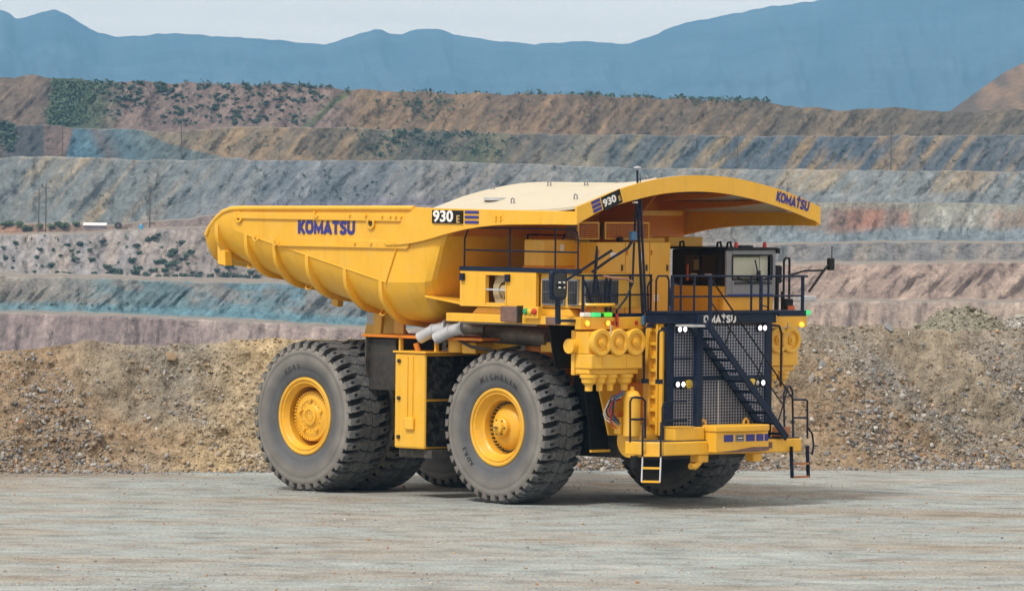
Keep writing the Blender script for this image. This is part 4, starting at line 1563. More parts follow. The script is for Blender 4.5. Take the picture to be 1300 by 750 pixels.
for k in range(8):
    a = 2 * pi * k / 8
    mb.lathe([(0.014, -0.45), (0.014, -0.485), (0.001, -0.487)], 6, 'y', (0.11 * cos(a), 0, 0.11 * sin(a)))
for k in range(5):
    a = 2 * pi * (k + .3) / 5
    mb.lathe([(0.055, -0.38), (0.055, -0.45), (0.045, -0.465), (0.001, -0.465)], 12, 'y', (0.40 * cos(a), 0, 0.40 * sin(a)))
BOLTS_REAR = mb.mesh('bolt_ring', M['wheelyellow'], 30)
# front hub: deep dish with a stepped snout
mb = MB()
mb.lathe([(0.66, 0.02), (0.58, 0.03), (0.54, 0.0), (0.48, -0.09), (0.38, -0.15), (0.28, -0.18), (0.255, -0.19), (0.24, -0.29), (0.21, -0.32), (0.165, -0.33), (0.155, -0.40), (0.12, -0.42), (0.0, -0.425)], 56, 'y')
HUB_FRONT = mb.mesh('hub', M['wheelyellow'], 28)
mb = MB()
for k in range(36):
    a = 2 * pi * k / 36
    mb.lathe([(0.028, 0.05), (0.028, -0.05), (0.001, -0.055)], 6, 'y', (0.60 * cos(a), 0, 0.60 * sin(a)))
for k in range(6):
    a = 2 * pi * k / 6
    mb.lathe([(0.018, -0.3), (0.018, -0.35), (0.001, -0.352)], 6, 'y', (0.19 * cos(a), 0, 0.19 * sin(a)))
mb.box(-0.05, 0.05, -0.5, -0.42, -0.012, 0.012)
BOLTS_FRONT = mb.mesh('bolt_ring', M['dark'], 30)


def arc_text_mesh(name, body, r, ang0, size, spacing, y, mat, bold=0.012, extr=0.010):
    """letters standing round an arc on the tyre wall, outer face towards -y"""
    mb = MB()
    for i, ch in enumerate(body):
        if ch == ' ':
            continue
        co, fs = text_mesh(ch, size, bold, extr)
        a = ang0 - i * spacing                       # reading clockwise, angle from +x
        t = a - pi / 2
        pts = []
        for x_, z_, d_ in co:
            px_ = r * cos(a) + x_ * cos(t) - z_ * sin(t)
            pz_ = r * sin(a) + x_ * sin(t) + z_ * cos(t)
            pts.append((px_, y - d_, pz_))
        mb.add(pts, fs)
    return mb.mesh(name, mat, None, fix=False)


M['tyretext'] = paint('moulded_letters', (0.045, 0.045, 0.047), 0.7, 0.2)
TXT_A = arc_text_mesh('raised_lettering', 'MICHELIN', 1.24, radians(113), 0.19, radians(8.2), -0.645, M['tyretext'])
TXT_B = arc_text_mesh('raised_lettering', 'XDR2', 1.22, radians(228), 0.16, radians(7.0), -0.645, M['tyretext'])
TXT_C = arc_text_mesh('raised_lettering', 'XDR2', 1.24, radians(120), 0.17, radians(7.5), -0.645, M['tyretext'])


def wheel(x, y, far, kind, spin, text=()):
    k = 1.022 if kind == 'r' else 1.0
    w = empty('wheel', truck, (x, y, TR * k - 0.025), pi if far else 0.0)
    w.scale = (k, k, k)

    def lk(name, me, rot=0.0):
        o = bpy.data.objects.new(name, me)
        COL.objects.link(o)
        o.parent = w
        o.rotation_euler = (0, rot, 0)
        return o
    lk('tyre', TYRE, spin)
    lk('rim', RIM_FRONT if kind == 'f' else RIM_REAR)
    hb = lk('hub', HUB_FRONT if kind == 'f' else HUB_REAR, spin)
    br = lk('bolt_ring', BOLTS_FRONT if kind == 'f' else BOLTS_REAR, spin)
    br['kind'] = 'stuff'
    if kind == 'f':
        hb.location.y = br.location.y = -0.17
    if kind == 'r':
        hb.location.y = br.location.y = 0.05
    for me in text:
        lk('raised_lettering', me)
    return w


WB = -6.76
wheel(0, -2.90, False, 'f', 0.03, (TXT_A, TXT_B))
wheel(0, 2.90, True, 'f', 0.06)
wheel(WB, -3.18, False, 'r', 0.05, (TXT_C,))
wheel(WB, -1.62, False, 'r', 0.02)
wheel(WB, 1.62, True, 'r', 0.04)
wheel(WB, 3.16, True, 'r', 0.01)

# ------------------------------------------------------------------ chassis
ch = part('chassis')
for s in (-1, 1):
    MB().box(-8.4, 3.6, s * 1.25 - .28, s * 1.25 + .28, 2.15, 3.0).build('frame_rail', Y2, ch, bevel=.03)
MB().lathe([(0.95, -1.0), (1.0, -.6), (1.0, .6), (0.95, 1.0)], 40, 'y', (WB, 0, TR)).build('axle_housing', Y2, ch, smooth=40)
MB().lathe([(0.5, -2.6), (0.6, -1.0), (0.6, 1.0), (0.5, 2.6)], 24, 'y', (WB, 0, TR)).build('axle_tube', Y2, ch, smooth=40)
MB().lathe([(0.55, -2.7), (0.55, -2.2), (0.35, -2.1), (0.35, 2.1), (0.55, 2.2), (0.55, 2.7)], 24, 'y', (0, 0, TR)).build('front_axle', Y2, ch, smooth=40)
for s in (-1, 1):
    MB().tube([(0.1, s * 2.0, TR - .2), (0.1, s * 1.95, 4.2)], [0.42, 0.42], 24).build('suspension_strut', Y2, ch, smooth=40)
    MB().box(-0.6, 0.9, s * 1.5, s * 2.0, 2.4, 4.2).build('strut_tower', Y2, ch, bevel=.03) if s > 0 else MB().box(-0.6, 0.9, -2.0, -1.5, 2.4, 4.2).build('strut_tower', Y2, ch, bevel=.03)
    MB().tube([(-1.9, s * 1.75, 2.4), (-2.3, s * 1.75, 4.4)], [0.26, 0.2], 16).build('hoist_cylinder', Y2, ch, smooth=40)
MB().box(-4.6, -2.9, -1.0, 1.0, 2.2, 3.4).build('alternator_box', M['dark'], ch, bevel=.03)
MB().box(-1.6, 2.4, -1.0, 1.0, 1.9, 4.2).build('engine_block', M['dark'], ch, bevel=.03)
MB().box(-0.4, 3.6, -1.55, 1.55, 1.15, 1.9).build('belly_plate', M['dark'], ch, bevel=.03)
# horizontal tube cross member at the front
MB().tube([(3.45, -2.35, 1.62), (3.45, 2.35, 1.62)], 0.40, 28).build('cross_tube', Yl, ch, smooth=40)
# body pivots and posts under the tipped-down body
for s in (-1, 1):
    y = s * 1.55
    MB().prism([(-6.9, y, 3.9), (-5.2, y, 3.9), (-5.55, y, 4.2), (-5.95, y, 4.75), (-6.35, y, 4.8), (-6.75, y, 4.3)], (0, s * .12, 0)).build('pivot_bracket', Yl, ch, bevel=.02)
    MB().prism([(-5.75, s * 2.3, 3.95), (-5.45, s * 2.3, 3.95), (-5.35, s * 2.3, 5.0), (-5.7, s * 2.3, 5.0)], (0, s * .1, 0)).build('body_post', Yl, ch, bevel=.02)
    MB().prism([(-4.95, s * 2.3, 3.95), (-4.6, s * 2.3, 3.95), (-4.6, s * 2.3, 4.4), (-4.95, s * 2.3, 4.5)], (0, s * .1, 0)).build('body_post', Yl, ch, bevel=.02)
MB().tube([(-6.35, -1.9, 4.35), (-6.35, 1.9, 4.35)], 0.17, 16).build('pivot_pin', M['steel'], ch, smooth=40)
MB().box(-5.1, -0.7, -3.35, -1.5, 3.93, 4.0).build('fender_shelf', Y2, ch, bevel=.01)
MB().box(-5.1, -0.7, 1.5, 3.35, 3.93, 4.0).build('fender_shelf', Y2, ch, bevel=.01)
MB().box(-5.0, -4.0, -3.2, -1.6, 2.6, 3.9).build('cabinet_rear', M['dark'], ch, bevel=.03).name = 'hydraulic_tank'
for x in (-3.75, -2.45):
    MB().box(x - .03, x + .03, -3.3, -3.2, 3.55, 3.93).build('hanger', Yl, ch)
MB().box(-4.98, -4.95, -3.34, -2.62, 2.98, 3.93).build('mud_flap', M['flap'], ch)
MB().tube([(-2.05, -2.9, 3.62), (-2.05, -2.9, 4.0)], 0.24, 20).build('canister', Yl, ch, smooth=40)
MB().box(-1.7, -1.2, -3.1, -2.4, 3.6, 3.88).build('valve_box', Yl, ch, bevel=.03)
MB().tube([(-1.9, -3.2, 4.0), (-1.2, -3.25, 3.78), (-0.4, -3.2, 3.7)], 0.04, 8).build('pipe', M['dark'], ch, smooth=40)
MB().prism([(-1.4, -2.5, 3.65), (0.1, -2.5, 3.9), (-0.2, -2.5, 4.15), (-1.3, -2.5, 4.1)], (0, .12, 0)).build('gusset', Yl, ch, bevel=.02)
MB().box(0.7, 1.7, -2.7, -1.7, 3.7, 3.95).build('gusset_plate', Yl, ch, bevel=.02)
MB().box(-1.2, 2.0, -2.4, -2.3, 3.9, 4.4).build('inner_panel', Y2, ch, bevel=.02)

# fuel tank between the wheels
ft_ = part('fuel_tank')
MB().box(-3.46, -2.36, -3.72, -1.9, 1.22, 3.58).build('tank_shell', Yl, ft_, bevel=.05)
MB().box(-3.5, -2.3, -3.76, -1.9, 3.585, 3.63).build('tank_lid', Yl, ft_, bevel=.01)
MB().box(-2.99, -2.96, -3.745, -3.722, 1.75, 3.5).build('tank_strip', Yl, ft_)
MB().box(-2.80, -2.77, -3.745, -3.722, 1.75, 3.5).build('tank_strip', Yl, ft_)
for z in (3.38, 2.46, 1.5):
    MB().lathe([(0.05, 0.0), (0.05, -0.05), (0.0, -0.05)], 12, 'y', (-3.28, -3.72, z)).build('tank_plug', M['dark'], ft_)
MB().box(-3.02, -2.7, -3.80, -3.722, 1.68, 2.0).build('tank_gauge', Yl, ft_, bevel=.08)
MB().tube([(-3.05, -3.3, 3.6), (-3.1, -3.35, 3.82)], 0.07, 12).build('filler_cap', Y2, ft_)
MB().box(-2.356, -2.335, -3.66, -1.95, 2.46, 3.52).build('front_panel', M['tankblack'], ft_)
MB().box(-2.356, -2.335, -3.66, -1.95, 1.28, 2.40).build('front_panel', M['tankblack'], ft_)
MB().box(-2.5, -2.2, -3.6, -1.9, 1.0, 1.2).build('tank_skid', M['flap'], ft_)
MB().box(-3.5, -2.6, -3.5, -2.2, 1.0, 1.2).build('tank_skid', M['flap'], ft_)

# ------------------------------------------------------------------ exhaust
ex = part('exhaust')
MB().tube([(-1.35, -2.55, 4.12), (0.9, -2.55, 4.05)], [0.24, 0.24], 24).build('muffler', M['muffler'], ex, smooth=40)
for (x0, yo) in ((-2.42, -3.42), (-1.82, -3.42)):
    p0 = V3(x0 - .38, yo - .08, 3.96)
    p1 = V3(x0, yo, 4.14)
    p2 = V3(x0 + .40, yo + .08, 4.24)
    mb = MB().tube([p0, p1, p2], [0.15, 0.15, 0.155], 22, cap=False)
    mb.tube([p2, p1, p0], [0.135, 0.135, 0.14], 22, cap=False)
    mb.build('tail_pipe', M['steel'], ex, smooth=40)
    MB().tube([p1 + V3(.02, 0, .01), p1 + V3(.07, .01, .025)], 0.165, 22).build('pipe_clamp', M['steel'], ex, smooth=40)
    q_ = p2
    MB().tube([q_, q_ + V3(.06, .01, .01)], 0.19, 22).build('pipe_flange', M['steel'], ex, smooth=40)
    MB().tube([q_ + V3(.05, 0, 0), q_ + V3(.45, .3, -.02)], 0.165, 22).build('elbow', M['muffler'], ex, smooth=40)

# ------------------------------------------------------------------ dump body
db_ = part('dump_body')


def fold_z(X):
    return 6.42 + (X + 8.64) * (5.30 - 6.42) / (-3.3 + 8.64)


def rail_z(X):
    z = 7.08 + (X + 9.33) * 0.013
    if X < -9.33:
        z = np.interp(X, [-10.3, -10.15, -9.9, -9.6, -9.33], [6.38, 6.58, 6.80, 6.98, 7.05])
    return float(z)


def sect(X, k=1.0):
    """outer half section of the body (near side), from rail down to the keel"""
    fz = fold_z(X)
    rz = rail_z(X)
    if X < -8.9:
        fz = min(fz, rz - 0.04 - 0.5 * max(0, (X + 10.3)) * 0.35)
    tailf = np.clip((X + 10.3) / 1.2, 0, 1)
    pts = [(-4.10, rz)]
    pts.append((-4.10, (rz + fz) / 2))
    pts.append((-4.08, fz))
    R_ = 1.10 * (0.72 + 0.28 * tailf)
    for i in range(1, 9):
        a = radians(17 + 71 * i / 8)
        pts.append((-4.08 + R_ * (cos(radians(17)) - cos(a)), fz - R_ * 1.25 * (sin(a) - sin(radians(17)))))
    bz = pts[-1][1]
    pts.append((-1.6, bz - 0.16))
    pts.append((-0.8, bz - 0.20))
    return pts


def front_x(z):
    return -1.02 + (z - 7.2) * 0.47


Xs = [-10.3, -10.15, -9.95, -9.7, -9.4, -9.0, -8.4, -7.6, -6.8, -6.0, -5.2, -4.4, -3.8, -3.45]
rows_ = []
for X in Xs:
    s_ = sect(X)
    row = [V3(X, y, z) for y, z in s_] + [V3(X, -y, z) for y, z in reversed(s_)]
    rows_.append(row)
# front rounded end: stations turn towards the slanting front wall
s_ = sect(-3.45)
for f, dy, dz in ((0.35, 0.0, 0.0), (0.7, 0.03, 0.02), (0.88, 0.10, 0.06), (0.97, 0.24, 0.14), (1.0, 0.42, 0.26)):
    row = []
    for (y, z) in s_:
        low = np.clip((5.8 - z) / 1.6, 0, 1)
        zz = z + dz * low * 1.6
        xx = -3.45 + (front_x(zz) + 3.45) * f
        row.append(V3(xx, y + dy * (0.35 + low * 0.9), zz))
    row = row + [V3(p.x, -p.y, p.z) for p in reversed(row)]
    rows_.append(row)
mb = MB().loft(rows_)
n = len(rows_[0])
# inner skin, front wall and rim
inner = []
for r in rows_[2:]:
    inner.append([V3(p.x - (0.12 if r is rows_[-1] else 0), p.y * 0.955, max(p.z + 0.16, 0) if 1 < i < n - 2 else p.z) for i, p in enumerate(r)])
mb.loft(inner)
mb.loft([[rows_[i + 2][0], inner[i][0]] for i in range(len(inner))])
mb.loft([[inner[i][-1], rows_[i + 2][-1]] for i in range(len(inner))])
last = rows_[-1]
h_ = n // 2
mb.loft([[last[i] for i in range(h_)], [last[n - 1 - i] for i in range(h_)]])
mb.loft([[inner[-1][i] for i in range(h_)], [inner[-1][n - 1 - i] for i in range(h_)]])
mb.loft([[rows_[0][i] for i in range(h_)], [rows_[0][n - 1 - i] for i in range(h_)]])
mb.build('body_shell', Yl, db_, smooth=13)

# ribs round the belly
for X in (-9.85, -8.72, -7.62, -6.38, -4.95, -3.62):
    for s in (-1, 1):
        sc = sect(X)
        mb = MB()
        ins, outs = [], []
        path = sc[2:-1]
        for i, (y, z) in enumerate(path):
            a = path[max(0, i - 1)]
            b_ = path[min(len(path) - 1, i + 1)]
            t_ = V3(0, b_[0] - a[0], b_[1] - a[1]).normalized()
            nrm = V3(0, t_.z, -t_.y)
            if nrm.z > 0 or (abs(nrm.z) < .2 and nrm.y > 0):
                nrm = -nrm
            hgt = 0.15 * min(1.0, 0.15 + i / 2.5)
            ins.append(V3(X, y, z) - nrm * 0.02)
            outs.append(V3(X, y, z) + nrm * hgt)
        rws = []
        for p, q in zip(ins, outs):
            k = 0.06
            rws.append([V3(p.x - k, p.y, p.z), V3(q.x - k, q.y, q.z), V3(q.x + k, q.y, q.z), V3(p.x + k, p.y, p.z)])
        if s > 0:
            rws = [[V3(p.x, -p.y, p.z) for p in r] for r in rws]
        mb.loft(rws, closed=True, cap=True)
        mb.build('rib', Yl, db_, smooth=35)
for s in (-1, 1):
    MB().tube([(X, s * 4.085, fold_z(X)) for X in (-8.7, -7.0, -5.2, -3.45)], 0.014, 6).build('weld_seam', Yl, db_)
# side strips, hooks, seams
for s in (-1, 1):
    y = s * 4.125
    w = 0.03
    MB().box(-9.15, -2.25, y - w, y + w, rail_z(-6) - .29, rail_z(-6) - .12).build('rail_strip', Yl, db_, bevel=.015)
    MB().tube([(-10.28, s * 4.06, 6.40), (-10.15, s * 4.06, 6.60), (-9.9, s * 4.07, 6.82), (-9.6, s * 4.08, 7.0), (-9.25, s * 4.09, 7.085), (-8.8, s * 4.10, 7.10), (-2.4, s * 4.10, rail_z(-2.4) - .0)], 0.065, 10).build('top_rail', Yl, db_, smooth=40)
    MB().box(-7.6, -2.6, y - w + .01 * 0, y + w, 6.17, 6.20).build('seam_strip', Yl, db_)
    MB().box(-4.95, -2.55, y - w, y + w, 6.19, 6.36).build('lower_strip', Yl, db_, bevel=.015)
    mb = MB()
    pts = [V3(-3.0, y, 6.2), V3(-3.43, s * 4.1, 5.29), V3(-3.27, s * 4.02, 4.96), V3(-2.94, s * 3.86, 4.6), V3(-2.45, s * 3.6, 4.33)]
    mb.tube(pts[:2], 0.018, 6)
    mb.build('weld_seam', Yl, db_)
    mb = MB()
    for x in (-4.7, -4.1, -3.5, -3.2, -3.0, -2.8):
        mb.lathe([(0.035, 0), (0.035, 0.05), (0, 0.05)], 10, 'y', (x, s * 4.15, 6.96 if x > -3.9 else 6.97))
    for x in (-4.5, -3.9, -3.0):
        mb.lathe([(0.035, 0), (0.035, 0.05), (0, 0.05)], 10, 'y', (x, s * 4.15, 6.28))
    for v in range(0):
        pass
    if s < 0:
        mb.v = [(x, 2 * s * 4.15 - yy, z) for x, yy, z in mb.v]
    mb.build('bolt_row', Yl, db_)['kind'] = 'stuff'
    for (hx, hz) in ((-8.95, 6.88), (-3.95, 6.78)):
        a_, b__ = (s * 4.10, s * 0.06)
        MB().lathe([(0.09, 0), (0.145, 0), (0.145, b__), (0.09, b__)], 20, 'y', (hx, a_, hz), close=True).build('lifting_eye', Yl, db_, smooth=40)
        MB().lathe([(0.0, 0.02 * s), (0.092, 0.02 * s)], 20, 'y', (hx, a_, hz)).build('eye_hole', M['dark'], db_)
    for (hx, hz) in ((-6.05, 6.98), (-7.6, 6.25), (-8.35, 6.35)):
        MB().tube([(hx, s * 4.12, hz + .06), (hx + .05, s * 4.22, hz), (hx + .12, s * 4.2, hz - .08), (hx + .18, s * 4.12, hz)], 0.025, 6).build('hook', Yl, db_)
    for (hx, dz) in ((-9.3, 0), (-7.1, 0), (-4.3, 0)):
        sc = sect(hx)[8]
        MB().tube([(hx, s * -sc[0], sc[1] - .02), (hx + .05, s * (-sc[0] + .12), sc[1] - .1), (hx + .14, s * (-sc[0] + .1), sc[1] - .14), (hx + .18, s * (-sc[0]), sc[1] - .06)], 0.025, 6).build('hook', Yl, db_)
    # tail brackets
    MB().prism([(-10.05, s * 3.9, 6.15), (-9.75, s * 3.9, 6.0), (-9.72, s * 3.9, 5.62), (-10.02, s * 3.9, 5.66)], (0, -s * .25, 0)).build('tail_bracket', Yl, db_, bevel=.02)
MB().prism([(-7.45, -2.3, 5.05), (-7.15, -2.3, 5.0), (-7.2, -2.3, 4.62), (-7.42, -2.3, 4.66)], (0, .2, 0)).build('rock_knocker', Yl, db_, bevel=.02)
# ledge at the lower front corner
for s in (-1, 1):
    MB().prism([(-2.15, s * 3.95, 5.03), (-0.95, s * 3.75, 4.86), (-0.95, s * 2.4, 4.86), (-2.1, s * 2.4, 5.0)], (0, 0, -.05)).build('corner_ledge', Yl, db_, bevel=.01)

# --- canopy: fascia, visor, roof sheet, beams
cn_ = part('canopy')
BAND = [(523, 266.5), (528, 263.0), (549, 264.2), (600, 265.4), (660, 267), (732.5, 268.6), (739.5, 285.8), (700, 285.2), (668, 285.3), (645, 285.4), (626, 286.4), (608, 288.4), (592, 291), (577, 294.5), (562, 298.4), (549, 302.5), (536, 306), (522, 309), (508, 310.8), (490, 311.3), (486, 308)]
for s in (-1, 1):
    poly = [at(x, y, Y=-4.2) for x, y in BAND]
    poly[5].x = 3.46
    poly[6].x = 3.46
    poly = [V3(p.x, s * 4.2, p.z) for p in poly]
    MB().prism(poly, (0, -s * .07, 0)).build('side_fascia', Yl, cn_, bevel=.012)
TOPV = [(-4.22, 7.27), (-3.71, 7.42), (-3.29, 7.57), (-2.79, 7.71), (-2.01, 7.88), (-1.16, 8.01), (-0.45, 8.055), (0.45, 8.055), (1.16, 8.01), (2.01, 7.88), (2.79, 7.73), (3.29, 7.60), (3.71, 7.48), (4.22, 7.30)]
BOTV = [(4.22, 6.85), (4.05, 6.86), (3.95, 6.97), (3.55, 7.10), (2.93, 7.26), (2.15, 7.43), (1.37, 7.56), (0.59, 7.645), (-0.17, 7.67), (-1.0, 7.635), (-1.58, 7.575), (-2.44, 7.42), (-3.29, 7.23), (-3.7, 7.08), (-3.98, 6.94), (-4.06, 6.85), (-4.22, 6.85)]


def dense(poly, step=0.12):
    out = []
    for i in range(len(poly) - 1):
        a, b_ = Vector(poly[i]), Vector(poly[i + 1])
        k = max(1, int((b_ - a).length / step))
        out += [a + (b_ - a) * (j / k) for j in range(k)]
    out.append(Vector(poly[-1]))
    return out


def smooth_curve(pts, n):
    a = np.array(pts)
    t = np.concatenate([[0], np.cumsum(np.hypot(*np.diff(a, axis=0).T))])
    q = np.linspace(0, t[-1], n)
    x, y = np.interp(q, t, a[:, 0]), np.interp(q, t, a[:, 1])
    for _ in range(3):
        y[1:-1] = (y[:-2] + 2 * y[1:-1] + y[2:]) / 4
    return list(zip(x, y))


tv = smooth_curve(TOPV, 41)
bv = smooth_curve([p for p in reversed(BOTV)][2:-2], 41)
# visor as a strip between the two curves, 7 cm thick
bvx = [(y, float(np.interp(y, [p[0] for p in bv], [p[1] for p in bv]))) for y, _ in tv]
mb = MB()
rws = []
for (y, zt), (_, zb_) in zip(tv, bvx):
    if abs(y) > 4.04:
        zb_ = 6.855
    rws.append([V3(3.5, y, zb_), V3(3.5, y, zt), V3(3.43, y, zt), V3(3.43, y, zb_)])
mb.loft(rws, closed=True, cap=True)
mb.build('visor', Yl, cn_, smooth=30)


def arch(y):
    return float(np.interp(y, [p[0] for p in tv], [p[1] for p in tv]))


def roof_z(X, y):
    """height of the arched canopy roof sheet"""
    f = np.clip((X + 1.75) / 5.2, 0, 1) ** 5
    zf = arch(y * 0.995)
    z0 = 7.15 + (zf - 7.28) * 0.91
    return z0 + (zf - z0) * f


mb = MB()
rws = []
XR = np.linspace(-1.75, 3.425, 21)
yl = np.linspace(-4.16, 4.16, 41)
for X in XR:
    ww = 1.0
    rws.append([V3(X, y * ww, roof_z(X, y)) for y in yl])
up = rws
dn = [[p - V3(0, 0, 0.07) for p in r] for r in rws]
mb.loft(up)
mb.loft(dn)
mb.loft([[a, b_] for a, b_ in zip(up[0], dn[0])])
mb.loft([[a, b_] for a, b_ in zip(up[-1], dn[-1])])
mb.loft([[u_[0], d_[0]] for u_, d_ in zip(up, dn)])
mb.loft([[u_[-1], d_[-1]] for u_, d_ in zip(up, dn)])
ro = mb.build('roof_sheet', M['roof'], cn_, smooth=30)
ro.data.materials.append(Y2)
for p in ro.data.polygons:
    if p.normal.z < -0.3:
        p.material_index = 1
# lifting lugs and low ribs on the roof
for (x, y) in ((612, 249), (632, 252)):
    p = at(x, y, Y=-2.6)
for X, y in ((-1.6, -2.2), (2.6, -3.4), (1.0, -1.5), (2.0, -1.4), (-0.2, -1.6), (2.8, -1.2), (0.6, -3.6)):
    z = roof_z(X, y)
    MB().tube([(X - .05, y, z), (X - .05, y, z + .10), (X, y, z + .13), (X + .05, y, z + .10), (X + .05, y, z)], 0.018, 6).build('roof_lug', M['greypaint'], cn_)
for y in (-1.45, 1.45):
    MB().loft([[V3(X, y - .04, roof_z(X, y) - .01), V3(X, y - .02, roof_z(X, y) + .035), V3(X, y + .02, roof_z(X, y) + .035), V3(X, y + .04, roof_z(X, y) - .01)] for X in np.linspace(-1.2, 3.4, 16)], cap=True).build('roof_rib', M['roof'], cn_)
MB().tube([(-0.35, -3.3, roof_z(-.35, -3.3) - .02), (-0.35, -3.3, roof_z(-.35, -3.3) + .05)], 0.28, 20).build('roof_patch', M['steel'], cn_)
# beams under the roof
for y in (-3.0, -0.9, 0.9, 2.1, 3.1):
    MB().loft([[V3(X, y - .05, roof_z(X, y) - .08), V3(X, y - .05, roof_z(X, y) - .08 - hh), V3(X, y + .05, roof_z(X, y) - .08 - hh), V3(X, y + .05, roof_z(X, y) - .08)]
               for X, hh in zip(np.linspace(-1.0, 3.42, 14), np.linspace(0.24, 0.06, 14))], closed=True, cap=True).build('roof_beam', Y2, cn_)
# slanting wall closing the front of the body under the roof
mb = MB()
for s in (-1, 1):
    MB().prism([(-1.25, s * 1.0, 7.4), (0.9, s * 1.0, 7.55), (-0.6, s * 1.0, 6.2), (-1.4, s * 1.0, 5.6)], (0, s * .06, 0)).build('front_gusset', Y2, cn_, bevel=.01)
MB().prism([V3(-1.15, y, roof_z(-1.15, y) - .075) for y in np.linspace(4.1, -4.1, 29)] + [V3(-1.15, -4.0, 6.5), V3(-1.15, 4.0, 6.5)], (.05, 0, 0)).build('front_wall_plate', Y2, cn_)


# --- lettering and badges
def side_text(body, cx_, cz, size, bold, y, mat, parent, xs=1.0, slope=0.0):
    co, fs = text_mesh(body, size, bold, 0.006, xs)
    pts = [(cx_ + a, y - d, cz + b_ + a * slope) for a, b_, d in co]
    return MB().add(pts, fs).build('lettering', mat, parent, fix=False)


def front_text(body, cy, cz, size, bold, X, mat, parent, ang=0.0, xs=1.0):
    co, fs = text_mesh(body, size, bold, 0.006, xs)
    c_, n_ = cos(ang), sin(ang)
    pts = [(X + d, cy + a * c_ - b_ * n_, cz + a * n_ + b_ * c_) for a, b_, d in co]
    return MB().add(pts, fs).build('lettering', mat, parent, fix=False)


def fit_size(body, width, bold, xs):
    co, _ = text_mesh(body, 1.0, bold, 0.006, xs)
    return width / (co[:, 0].max() - co[:, 0].min())


a, b_ = at(378, 289.5, Y=-4.12), at(450, 289.5, Y=-4.12)
xs = 1.0
capw = 0.0
co, _ = text_mesh('KOMATSU', 1.0, 0.03, 0.006, 1.0)
asp = (co[:, 0].max() - co[:, 0].min()) / (co[:, 1].max() - co[:, 1].min())
pts, fs = logo_mesh('KOMATSU', 0.345, b_.x - a.x)
MB().add([((a.x + b_.x) / 2 + q[0], -4.108 - q[2], 6.66 + q[1]) for q in pts], fs).build('lettering', M['logo'], db_)

p0, p1 = at(549, 265.6, Y=-4.22), at(587.5, 284, Y=-4.22)
MB().box(p0.x, p1.x, -4.235, -4.203, p1.z, p0.z - .02).build('badge_plate', M['black'], cn_)
wd = (p1.x - p0.x)
siz = fit_size('930', wd * 0.66, 0.03, 1.28)
zc = (p0.z + p1.z) / 2
side_text('930', p0.x + wd * .37, zc - .01, siz * 1.0, 0.03, -4.24, M['white'], cn_, 1.28)
M['letterE'] = paint('ochre_letter', (0.55, 0.36, 0.10), 0.5, 0.05)
M['tan'] = paint('tan_panel', (0.46, 0.37, 0.22), 0.6, 0.1)
side_text('E', p0.x + wd * .86, zc - .07, siz * .68, 0.02, -4.24, M['letterE'], cn_)
q0, q1 = at(590, 265.6, Y=-4.22), at(607, 285, Y=-4.22)
for i in range(3):
    h3 = (q0.z - q1.z) / 3
    MB().box(q0.x, q1.x, -4.22, -4.203, q1.z + i * h3 + .02, q1.z + (i + .72) * h3).build('badge_stripe', M['logo'], cn_)
mb = MB()
for (x, y) in ((629, 275), (635, 275), (629, 279), (635, 279)):
    p = at(x, y, Y=-4.22)
    mb.lathe([(0.03, 0), (0.03, -.05), (0, -.05)], 8, 'y', (p.x, -4.19, p.z))
mb.build('bolt_row', Yl, cn_)['kind'] = 'stuff'
# visor badges follow the arch
ang = atan2(0.22, 0.62)
c_, n_ = cos(ang), sin(ang)


def vis_box(cy, cz, w, h, X0, X1, name, mat):
    poly = [V3(X0, cy + i * w / 2 * c_ - j * h / 2 * n_, cz + i * w / 2 * n_ + j * h / 2 * c_) for i, j in ((-1, -1), (1, -1), (1, 1), (-1, 1))]
    return MB().prism(poly, (X1 - X0, 0, 0)).build(name, mat, cn_)


pc = at(776.5, 253.8, X=3.5)
vis_box(pc.y, pc.z, 0.66, 0.34, 3.498, 3.512, 'badge_plate', M['black'])
sz9 = fit_size('930', 0.45, 0.03, 1.25)
front_text('930', pc.y - .09 * c_, pc.z - .09 * n_, sz9, 0.03, 3.52, M['white'], cn_, ang, 1.25)
front_text('E', pc.y + .25 * c_ + .05 * n_, pc.z + .25 * n_ - .05 * c_, sz9 * .68, 0.02, 3.52, M['letterE'], cn_, ang)
pc2 = at(757.3, 261.0, X=3.5)
for i in (-1, 0, 1):
    vis_box(pc2.y - i * .105 * n_, pc2.z + i * .105 * c_, 0.30, 0.08, 3.498, 3.510, 'badge_stripe', M['logo'])
cok, _ = text_mesh('KOMATSU', 1.0, 0.03, 0.006, 1.0)
y0_, y1_ = at(986, 249, X=3.5), at(1027, 263, X=3.5)
tl = (y1_ - y0_).length
sizk = tl / (cok[:, 0].max() - cok[:, 0].min())
angk = atan2(y1_.z - y0_.z, y1_.y - y0_.y)
pm = at(1006.5, 255.6, X=3.5)
pts, fs = logo_mesh('KOMATSU', 0.25, tl)
MB().add([(3.502 + q[2], pm.y + q[0] * cos(angk) - q[1] * sin(angk), pm.z + q[0] * sin(angk) + q[1] * cos(angk)) for q in pts], fs).build('lettering', M['logo'], cn_)

